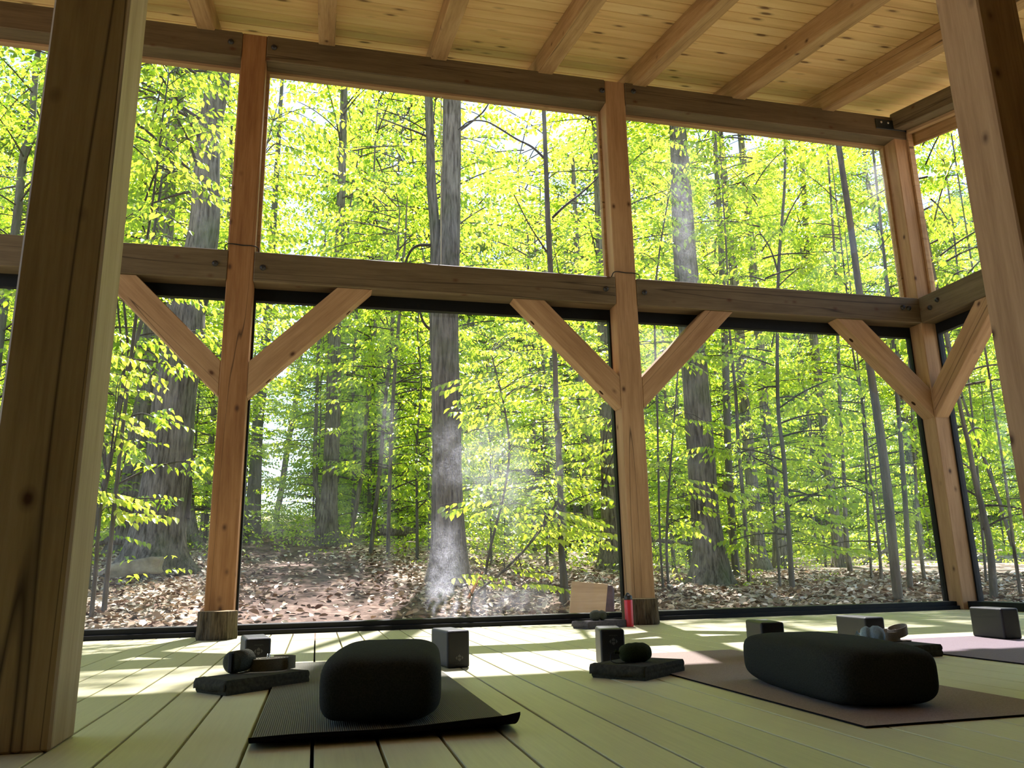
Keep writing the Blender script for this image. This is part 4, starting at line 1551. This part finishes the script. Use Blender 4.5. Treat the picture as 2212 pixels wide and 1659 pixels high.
T('leaning bare trunk close to the corner post', [(1942, 1300, 23), (1933, 1223, 22), (1918, 1074, 22), (1899, 924, 21), (1880, 800, 18), (1852, 600, 17), (1835, 470, 16), (1812, 314, 15)], 9.3, bark='bark2', top=9, name='slim_tree')
T('slim pale trunk between leaning bare trunk and corner post', [(1967, 1275, 13), (1957, 1111, 12), (1946, 962, 11), (1937, 849, 9), (1925, 700, 8)], 12.5, bark='bark2', top=9, name='slim_tree')
T('thin stem beside the corner post foot', [(1997, 1253, 9), (1983, 1130, 9), (1974, 962, 7), (1962, 760, 6)], 14.0, top=8, name='sapling')
T('thin wavy stem left in right bay, next bottle post', [(1455, 1212, 10), (1449, 1111, 8), (1442, 943, 8), (1436, 831, 6), (1430, 700, 5)], 15.0, top=8, name='sapling', crown_kind='sap', seed=1, scale=1.2)
T('very thin sapling in right bay, first of a loose trio', [(1757, 1120, 6), (1754, 999, 7), (1748, 924, 7), (1739, 831, 8), (1724, 722, 6), (1716, 600, 5)], 15.5, top=8, name='sapling')
T('very thin sapling in right bay with a slight bow', [(1905, 1260, 8), (1899, 1186, 7), (1877, 999, 6), (1866, 887, 5), (1843, 763, 5), (1830, 640, 4)], 11.9, top=7, name='sapling', crown_kind='sap', seed=2)
T('very thin sapling left of the leaning bare trunk', [(1883, 1253, 6), (1873, 1074, 6), (1868, 960, 5), (1855, 800, 4)], 12.4, top=6, name='sapling')
T('pale crooked trunk outside the right hand wall window', [(2148, 1292, 19), (2139, 1184, 16), (2124, 1110, 15), (2107, 1040, 13), (2092, 960, 11), (2070, 860, 10)], 9.5, bark='bark2', top=7, name='slim_tree', crown_kind='sap', seed=3, zs=1.2)
T('thin leaning tree crossing the right hand wall window', [(2192, 1200, 9), (2167, 1110, 9), (2140, 1030, 9), (2113, 955, 8), (2080, 861, 6), (2060, 780, 5)], 11.5, bark='bark2', top=7, name='slim_tree')
T('pale smooth trunk seen left of the dark free-standing post', [(-50, 1100, 26), (-30, 950, 22), (8, 650, 18), (34, 490, 16), (51, 338, 15), (66, 290, 14), (78, 150, 12)], 12.0, bark='bark2', top=12, crown_kind='mid', seed=1)
T('thin stem at edge of right hand wall window', [(2206, 1290, 9), (2190, 1180, 8), (2175, 1060, 7), (2160, 960, 6)], 10.5, top=6, name='sapling')

# ------------------------------------------------------------------ trees and saplings that fill the wood
protos = {}


def wild(kind, x, y, s, rz, label, group, name, crown_c, z0=None):
    z = ground_z(x, y)
    key = (kind, crown_c)
    if key not in protos:
        rs = np.random.default_rng(hash(key) % 1000 if False else crown_c * 17 + {'sap': 1, 'mid': 2, 'far': 3}[kind])
        hgt, r0 = {'sap': (6.0, 0.025), 'mid': (13.0, 0.075), 'far': (20.0, 0.15)}[kind]
        pts = []
        for q in range(7):
            f = q / 6
            pts.append((rs.normal(0, 0.012 * hgt) * f, rs.normal(0, 0.012 * hgt) * f, -0.15 + hgt * f, r0 * (1.25 if q == 0 else 1 - 0.75 * f)))
        me_ = tubes_mesh('trunk', [smooth_path(pts, 4)], 9, bumpy=0.04)
        me_.materials.append(M['bark' if kind != 'sap' else 'bark2'])
        protos[key] = me_
    t = thing(name, label, 'tree', (x, y, z), rz, group)
    t.scale = (s, s, s)
    link('trunk', protos[key], None, t)
    add_crown(t, {'sap': CR_SAP, 'mid': CR_MID, 'far': CR_FAR}[kind][crown_c], 0, 0, 0, 1, 0)
    return t


def clear(x, y):
    """keep the worn path and the space by the house open"""
    pc = 0.25 - 0.085 * (y - 6.5)
    return y < 17 and -1.0 < x - pc < 1.6


rs = np.random.default_rng(5)
cnt = 0
placed = []
made = []


def scatter(kind, n, d0, d1, smin, smax, label, group, name, mind, b0=-0.52, b1=1.12, pw_=0.6, flat=None):
    global cnt
    k = tries = 0
    while k < n and tries < n * 60:
        tries += 1
        d = d0 + (d1 - d0) * rs.uniform() ** pw_
        b = rs.uniform(b0, b1)
        x, y = d * b, d
        if clear(x, y) or (x > 4.6 and y < 7.5) or (y > 20 and -0.085 < b < -0.01) or (kind != 'sap' and 0.19 < b < 0.255) or (kind == 'far' and -0.15 < b < 0.05) or (kind == 'mid' and -0.11 < b < 0.03) or (kind == 'mid' and -0.06 < b < 0.36 and y < 36 and rs.uniform() < 0.75):
            continue
        qv = np.array([x, y, 1.5])
        px_ = W / 2 + CF * (qv @ CR) / (qv @ _f)
        if y < 22 and any(y < g[3] and g[0] - 45 < px_ < g[0] + 45 for g in big_ones):
            continue
        if any((x - q[0]) ** 2 + (y - q[1]) ** 2 < mind ** 2 for q in placed):
            continue
        placed.append((x, y))
        t_ = wild(kind, x, y, rs.uniform(smin, smax), rs.uniform(0, 6.28), label, group, name, int(rs.integers(0, 4)))
        q_ = np.array([x, y, ground_z(x, y) + 0.5 - CH])
        if flat and y < flat:
            t_.scale.z *= 0.62
        made.append((W / 2 + CF * (q_ @ CR) / (q_ @ _f), label, t_))
        k += 1


scatter('sap', 26, 10.5, 17, 0.7, 1.1, 'leafy sapling close outside', 'near understory saplings', 'sapling', 0.9)
scatter('sap', 76, 16, 34, 0.9, 1.5, 'leafy sapling farther back', 'farther understory saplings', 'sapling', 1.0)
scatter('mid', 62, 17.5, 40, 0.8, 1.35, 'medium bright green tree', 'medium woodland trees', 'woodland_tree', 1.6)
scatter('far', 84, 41, 80, 1.0, 1.45, 'tall distant tree', 'distant woodland trees', 'woodland_tree', 2.4, pw_=0.8, flat=40)

for kd_, lab_, rows_ in (('sap', 'tall sparse tree', [(0.06, 21.0, 2.4, 0), (0.065, 30.0, 3.2, 2), (0.10, 27.0, 3.0, 1), (0.155, 24.0, 2.7, 2), (0.055, 35.0, 3.2, 3), (0.125, 33.0, 3.5, 0), (0.175, 30.0, 3.2, 1), (0.08, 36.0, 3.8, 2), (0.14, 19.0, 2.3, 3), (0.04, 22.0, 2.3, 1), (0.27, 22.0, 2.4, 2), (0.30, 29.0, 3.1, 3)]),
                         ('mid', 'medium bright green tree', [(-0.13, 21.0, 1.2, 1), (-0.16, 28.0, 1.4, 2), (0.43, 24.0, 1.2, 0), (0.70, 23.0, 1.2, 3), (0.85, 20.0, 1.1, 1)])):
    for b_, y_, s_, c_ in rows_:
        t_ = wild(kd_, b_ * y_, y_, s_, 6.28 * b_ * 7, lab_, 'tall sparse trees' if kd_ == 'sap' else 'medium woodland trees', 'woodland_tree', c_)
        q_ = np.array([b_ * y_, y_, ground_z(b_ * y_, y_) + 0.5 - CH])
        made.append((W / 2 + CF * (q_ @ CR) / (q_ @ _f), lab_, t_))
        placed.append((b_ * y_, y_))
scatter('sap', 16, 18.5, 30, 0.9, 1.5, 'leafy sapling farther back', 'farther understory saplings', 'sapling', 0.9, b0=-0.04, b1=0.17)

ORD = 'first second third fourth fifth sixth seventh eighth ninth tenth eleventh twelfth thirteenth fourteenth fifteenth sixteenth seventeenth eighteenth nineteenth twentieth'.split()


def ordinal(i):
    tens = ['', '', 'twenty', 'thirty', 'forty', 'fifty', 'sixty']
    if i < 20:
        return ORD[i]
    n_ = i + 1
    return (tens[n_ // 10 - 1 + 1][:-1] + 'ieth') if n_ % 10 == 0 else tens[n_ // 10] + '-' + ORD[n_ % 10 - 1]


VIEWS = [(-1e9, 110, 'left of the dark post'), (110, 490, 'through the left bay'), (490, 970, 'through middle bay, left of forked trunk'), (970, 1370, 'through middle bay, right of forked trunk'),
         (1370, 1740, 'through left half of right bay'), (1740, 2090, 'through right half of right bay'), (2090, 1e9, 'through the right hand wall')]
for kind_ in sorted(set(m_[1] for m_ in made)):
    for a_, b_, nm_ in VIEWS:
        row = sorted([m_ for m_ in made if m_[1] == kind_ and a_ <= m_[0] < b_], key=lambda m_: m_[0])
        for q_, m_ in enumerate(row):
            m_[2]['label'] = '%s seen %s, %s' % (kind_, nm_, 'the only one' if len(row) == 1 else ordinal(q_) + ' from left')

# ------------------------------------------------------------------ leafy boughs close to the glass, each on its own thin stem
def near_bough(label, stem, clusters, y, leafL=0.085, seed=0, name='sapling'):
    """stem: px trace; clusters: (px, py, spread px x, spread px y, number of sprays, heading degrees in plan)"""
    rs2 = np.random.default_rng(900 + seed)
    p0 = at(stem[0][0], stem[0][1], y)
    gz = ground_z(p0.x, y)
    t = thing(name, label, 'sapling', (p0.x, y, gz))
    org = Matrix.Translation((-p0.x, -y, -gz))
    rows = [(*at(a, b, y)[:], w / 2 / CF * y) for a, b, w in stem]
    if rows[0][2] > gz + 0.05:
        rows = [(rows[0][0], y, gz - 0.1, rows[0][3] * 1.2)] + rows
    me_ = tubes_mesh('trunk', [smooth_path(rows, 4)], 7, bumpy=0.05)
    me_.transform(org)
    link('trunk', me_, M['bark2'], t)
    B, Dd, Ln, tw = [], [], [], []
    st = np.array([r[:3] for r in smooth_path(rows, 6)])
    for px, py, sx_, sy_, n_, hd in clusters:
        for q in range(n_):
            yy = y + rs2.normal(0, 0.28)
            c = np.array(at(px + rs2.uniform(-1, 1) * sx_, py + rs2.uniform(-1, 1) * sy_, yy))
            a = math.radians(hd) + rs2.normal(0, 0.45)
            d = np.array([math.cos(a), math.sin(a), rs2.uniform(-0.22, 0.12)])
            ln = rs2.uniform(0.25, 0.5)
            B.append(c - d * ln / 2)
            Dd.append(d)
            Ln.append(ln)
            if q % 2 == 0:
                k = np.argmin(((st - (c - d * ln / 2)) ** 2).sum(1) + np.maximum(0, st[:, 2] - c[2] - 0.1) * 3)
                s0 = st[k]
                e = c - d * ln / 2
                m_ = (s0 + e) / 2 + np.array([0, 0, 0.08])
                tw.append([(*s0, 0.005), (*m_, 0.004), (*e, 0.003), (*(e + d * ln * 0.5 + np.array([0, 0, -0.01])), 0.0022), (*(e + d * ln + np.array([0, 0, -0.035])), 0.0012)])
            else:
                e = c - d * ln / 2
                tw.append([(*e, 0.0025), (*(e + d * ln * 0.5 + np.array([0, 0, -0.01])), 0.002), (*(e + d * ln + np.array([0, 0, -0.035])), 0.0012)])
    V, F = sprays(rs2, np.array(B), np.array(Dd), np.array(Ln), leafL, 0.034, 0.42, True, 0.29)
    fm = fast_mesh('foliage', V, F)
    fm.transform(org)
    link('foliage', fm, M['leaf'], t)
    bm_ = tubes_mesh('branches', [smooth_path(b, 3) for b in tw], 4)
    bm_.transform(org)
    link('branches', bm_, M['twig'], t)
    return t


near_bough('leafy sapling hanging across top of the left window by the massive trunk', [(236, 1200, 9), (268, 900, 8), (300, 640, 7), (332, 420, 5), (352, 250, 4), (365, 160, 3)],
           [(430, 185, 60, 35, 12, 10), (330, 240, 50, 45, 9, 170), (420, 300, 70, 40, 12, 20), (310, 400, 40, 60, 8, 160), (450, 400, 50, 40, 6, 20), (330, 500, 50, 30, 8, 190)], 7.2, seed=1)
near_bough('leafy sapling just right of reddish post, drooping twigs high up', [(470, 1150, 6), (488, 900, 6), (515, 640, 6), (550, 420, 5), (590, 260, 3)],
           [(610, 260, 50, 60, 12, 0), (640, 380, 70, 60, 18, 10), (720, 300, 60, 50, 10, 20), (600, 500, 30, 30, 6, 0), (590, 690, 40, 40, 9, 0)], 8.2, 0.08, seed=2)
near_bough('low sapling with one bright spray before the massive trunk', [(205, 1250, 8), (212, 1150, 7), (220, 1080, 6), (232, 1040, 5)],
           [(235, 1075, 35, 18, 5, 0), (290, 1105, 38, 14, 6, -10), (300, 820, 40, 30, 5, 10), (245, 760, 30, 50, 7, 20), (250, 930, 30, 40, 7, 10)], 7.0, 0.085, seed=3)
near_bough('sapling with big bright leaves right of the forked trunk', [(1048, 1250, 6), (1060, 1180, 6), (1090, 1060, 5), (1100, 960, 5), (1085, 860, 4), (1060, 760, 3)],
           [(1060, 1090, 70, 25, 9, 180), (1120, 1120, 60, 25, 8, 10), (1060, 960, 60, 25, 9, 190), (1130, 830, 80, 30, 10, 170), (1040, 880, 50, 40, 7, 200), (1140, 740, 80, 35, 9, 10), (1020, 800, 40, 40, 6, 180)], 7.6, 0.088, seed=4)
near_bough('arching sapling of leafy twigs above the leaning plywood sheet', [(1022, 1290, 5), (1080, 1240, 5), (1140, 1180, 4), (1190, 1120, 4), (1240, 1080, 3), (1300, 1060, 3)],
           [(1180, 1150, 60, 45, 10, 20), (1270, 1130, 50, 35, 12, 10), (1250, 1040, 60, 30, 9, 0), (1300, 980, 40, 40, 8, 180), (1150, 1230, 50, 30, 6, 0), (1280, 860, 50, 60, 10, 180), (1060, 1240, 40, 20, 4, 10)], 7.0, 0.08, seed=5)
near_bough('leafy sapling reaching across the wide flared trunk', [(1440, 1200, 6), (1442, 1100, 6), (1450, 980, 5), (1460, 860, 4), (1468, 740, 3)],
           [(1480, 905, 75, 18, 9, 0), (1500, 770, 60, 16, 7, 0), (1440, 1000, 50, 30, 8, 180), (1530, 1050, 60, 20, 5, 10), (1490, 1120, 60, 25, 5, 0), (1450, 1140, 50, 30, 6, 180)], 8.6, 0.09, seed=6)
near_bough('bushy sapling in middle of right bay, leaves to the ground', [(1687, 1300, 7), (1680, 1200, 6), (1672, 1100, 6), (1668, 1000, 5), (1650, 900, 4)],
           [(1660, 1080, 70, 40, 9, 10), (1720, 1000, 60, 40, 8, 0), (1620, 950, 50, 25, 4, 180), (1700, 1150, 80, 30, 9, 10), (1790, 1090, 60, 50, 8, 0), (1800, 940, 50, 30, 4, 10), (1830, 1180, 60, 25, 6, 0)], 9.6, 0.1, seed=7)
near_bough('leafy sapling high in the left of the right bay', [(1425, 1150, 5), (1420, 900, 5), (1415, 640, 5), (1440, 450, 4), (1470, 320, 3)],
           [(1450, 330, 50, 40, 8, 0), (1480, 420, 50, 50, 9, 10), (1420, 520, 40, 60, 9, 0), (1400, 350, 25, 50, 6, 0)], 8.6, 0.08, seed=8)
near_bough('leafy sapling outside the right hand wall', [(2130, 1250, 6), (2110, 1000, 6), (2090, 800, 5), (2060, 500, 5), (2040, 350, 3)],
           [(2040, 330, 50, 60, 10, 0), (2060, 480, 50, 50, 10, 10), (2090, 600, 40, 30, 6, 0), (2130, 950, 50, 60, 10, 0), (2150, 1150, 40, 50, 6, 0)], 8.8, 0.09, seed=9)

# ------------------------------------------------------------------ what lies on the ground outside
# mossy slab
ysl = base_depth(290, 1253)
p = at(290, 1253, ysl)
ksl = ysl / 8.2
bm = bmesh.new()
vs = box_bm(bm, -0.23, 0.23, -0.11, 0.11, 0, 0.145)
bmesh.ops.subdivide_edges(bm, edges=list(bm.edges), cuts=4, use_grid_fill=True)
for v in bm.verts:
    n_ = 0.018 * math.sin(v.co.x * 23 + 2) * math.cos(v.co.y * 31) + 0.012 * math.sin(v.co.z * 40 + v.co.x * 9)
    v.co += v.co.normalized() * n_
    v.co.z -= 0.05 * max(0, -v.co.x) / 0.23
o = link('stone_slab', done(bm, 'stone_slab', smooth=True), M['stone'])
o.location = (p.x, ysl, p.z + 0.045 * ksl)
o.scale = (ksl,) * 3
o.rotation_euler = (0, -0.03, 0.08)
tag(o, 'pale mossy slab lying at the roots of the massive trunk', 'stone')

# plywood sheet and the dark panel behind it, leaning
yb = 6.35
a, b, c_, d_ = at(1228, 1330, yb), at(1305, 1330, yb), at(1313, 1262, yb + .12), at(1236, 1256, yb + .12)
dv = Vector((0, 0.014, 0.003))
V_ = [a, b, c_, d_] + [q + dv for q in (a, b, c_, d_)]
V_ = [Vector(v) for v in V_]
for v in (V_[0], V_[1], V_[4], V_[5]):
    v.z = ground_z(v.x, v.y) - 0.01
o = link('plywood_sheet', mesh('plywood_sheet', V_, [(0, 1, 2, 3), (7, 6, 5, 4), (0, 4, 5, 1), (1, 5, 6, 2), (2, 6, 7, 3), (3, 7, 4, 0)]), M['plywood'])
tag(o, 'square plywood sheet leaning outside the glass near the bottle post', 'plywood sheet')
ys_ = yb + 0.10
pr = [at(x_, y_, ys_ + (0.1 if y_ < 1300 else 0)) for x_, y_ in ((1290, 1322), (1326, 1322), (1327, 1272), (1322, 1265), (1313, 1264), (1311, 1260), (1296, 1259))]
V_ = [Vector(v) for v in pr] + [Vector(v) + Vector((0, 0.012, 0)) for v in pr]
for v in (V_[0], V_[1], V_[7], V_[8]):
    v.z = ground_z(v.x, v.y) - 0.01
k = len(pr)
o = link('dark_panel', mesh('dark_panel', V_, [tuple(range(k)), tuple(range(2 * k - 1, k - 1, -1))] + [(i_, k + i_, k + (i_ + 1) % k, (i_ + 1) % k) for i_ in range(k)]), M['dark_panel'])
tag(o, 'dark purple brown panel leaning behind the plywood sheet', 'panel')
a, b = at(1012, 1292, 7.0), at(1043, 1236, 7.15)
o = link('stick', tubes_mesh('stick', [smooth_path([(*a, .014), (*((Vector(a) + Vector(b)) / 2), .013), (*b, .011)], 4)], 8), M['orange_stick'])
tag(o, 'short orange brown stick poking out of the leaves', 'stick')
# fallen logs
for pts, yy, w_, lab in [([(815, 1143), (850, 1146), (885, 1148), (905, 1155)], 17.0, 0.12, 'dark mossy fallen log left of the forked trunk'),
                         ([(1385, 1158), (1430, 1168), (1475, 1172), (1560, 1185)], 15.5, 0.05, 'thin fallen branch behind the wide flared trunk'),
                         ([(1840, 1235), (1870, 1215), (1900, 1196), (1925, 1182)], 14.5, 0.05, 'pale fallen branch propped up in the right bay'),
                         ([(205, 1168), (240, 1166), (275, 1170)], 12.0, 0.07, 'fallen log behind the mossy slab')]:
    rows = [(*at(q[0], q[1], yy)[:], w_ * (1 - 0.1 * k_)) for k_, q in enumerate(pts)]
    o = link('fallen_log', tubes_mesh('fallen_log', [smooth_path(rows, 4)], 10, bumpy=0.06), M['bark'])
    tag(o, lab, 'log')
# distant low bench on the left
p = at(427, 1112, 19.0)
bt = thing('bench', 'small dark bench far off behind the reddish post', 'bench', (p.x, 19.0, ground_z(p.x, 19.0)))
dz_ = max(0.25, p.z - ground_z(p.x, 19.0) + 0.15)
box('seat', -0.28, 0.28, -0.15, 0.15, dz_ - 0.05, dz_, M['twig'], bt)
for x_ in (-0.2, 0.16):
    box('leg', x_, x_ + 0.05, -0.12, 0.12, -0.1, dz_ - 0.05, M['twig'], bt)

# low undergrowth farther back, beyond counting
rs3 = np.random.default_rng(78)
nS = 5200
dd_ = 15 + 50 * rs3.uniform(0, 1, nS) ** 0.8
bb_ = rs3.uniform(-0.5, 1.1, nS)
B, Dd, Ln = [], [], []
for x_, y_ in zip(dd_ * bb_, dd_):
    if clear(x_, y_):
        continue
    z_ = ground_z(x_, y_)
    for q in range(4):
        a_ = rs3.uniform(0, 6.28)
        B.append((x_ + rs3.normal(0, 0.3), y_ + rs3.normal(0, 0.3), z_ + rs3.uniform(0.08, 0.35 + 0.02 * y_)))
        Dd.append((math.cos(a_), math.sin(a_), 0.1))
        Ln.append(rs3.uniform(0.3, 0.8))
V, F = sprays(rs3, np.array(B), np.array(Dd), np.array(Ln), 0.12, 0.08, 0.2, False)
o = link('undergrowth', fast_mesh('undergrowth', V, F), M['leaf'])
tag(o, 'low green undergrowth along the far edge of the leaf litter', 'undergrowth', kind='stuff')

# seedlings dotted over the litter, beyond counting
rs3 = np.random.default_rng(77)
nS = 420
sx_, sy_ = rs3.uniform(-7, 14, nS), 8.3 + rs3.gamma(2.0, 4.0, nS)
ok = ~np.array([clear(a_, b_) and b_ < 13 for a_, b_ in zip(sx_, sy_)])
sx_, sy_ = sx_[ok], sy_[ok]
B, Dd, Ln = [], [], []
for x_, y_ in zip(sx_, sy_):
    z_ = ground_z(x_, y_)
    for q in range(rs3.integers(2, 6)):
        a_ = rs3.uniform(0, 6.28)
        B.append((x_, y_, z_ + rs3.uniform(0.06, 0.32)))
        Dd.append((math.cos(a_), math.sin(a_), 0.1))
        Ln.append(rs3.uniform(0.1, 0.25))
V, F = sprays(rs3, np.array(B), np.array(Dd), np.array(Ln), 0.07, 0.05, 0.2, True)
o = link('seedlings', fast_mesh('seedlings', V, F), M['leaf'])
tag(o, 'low green seedlings dotted over the leaf litter', 'seedlings', kind='stuff')
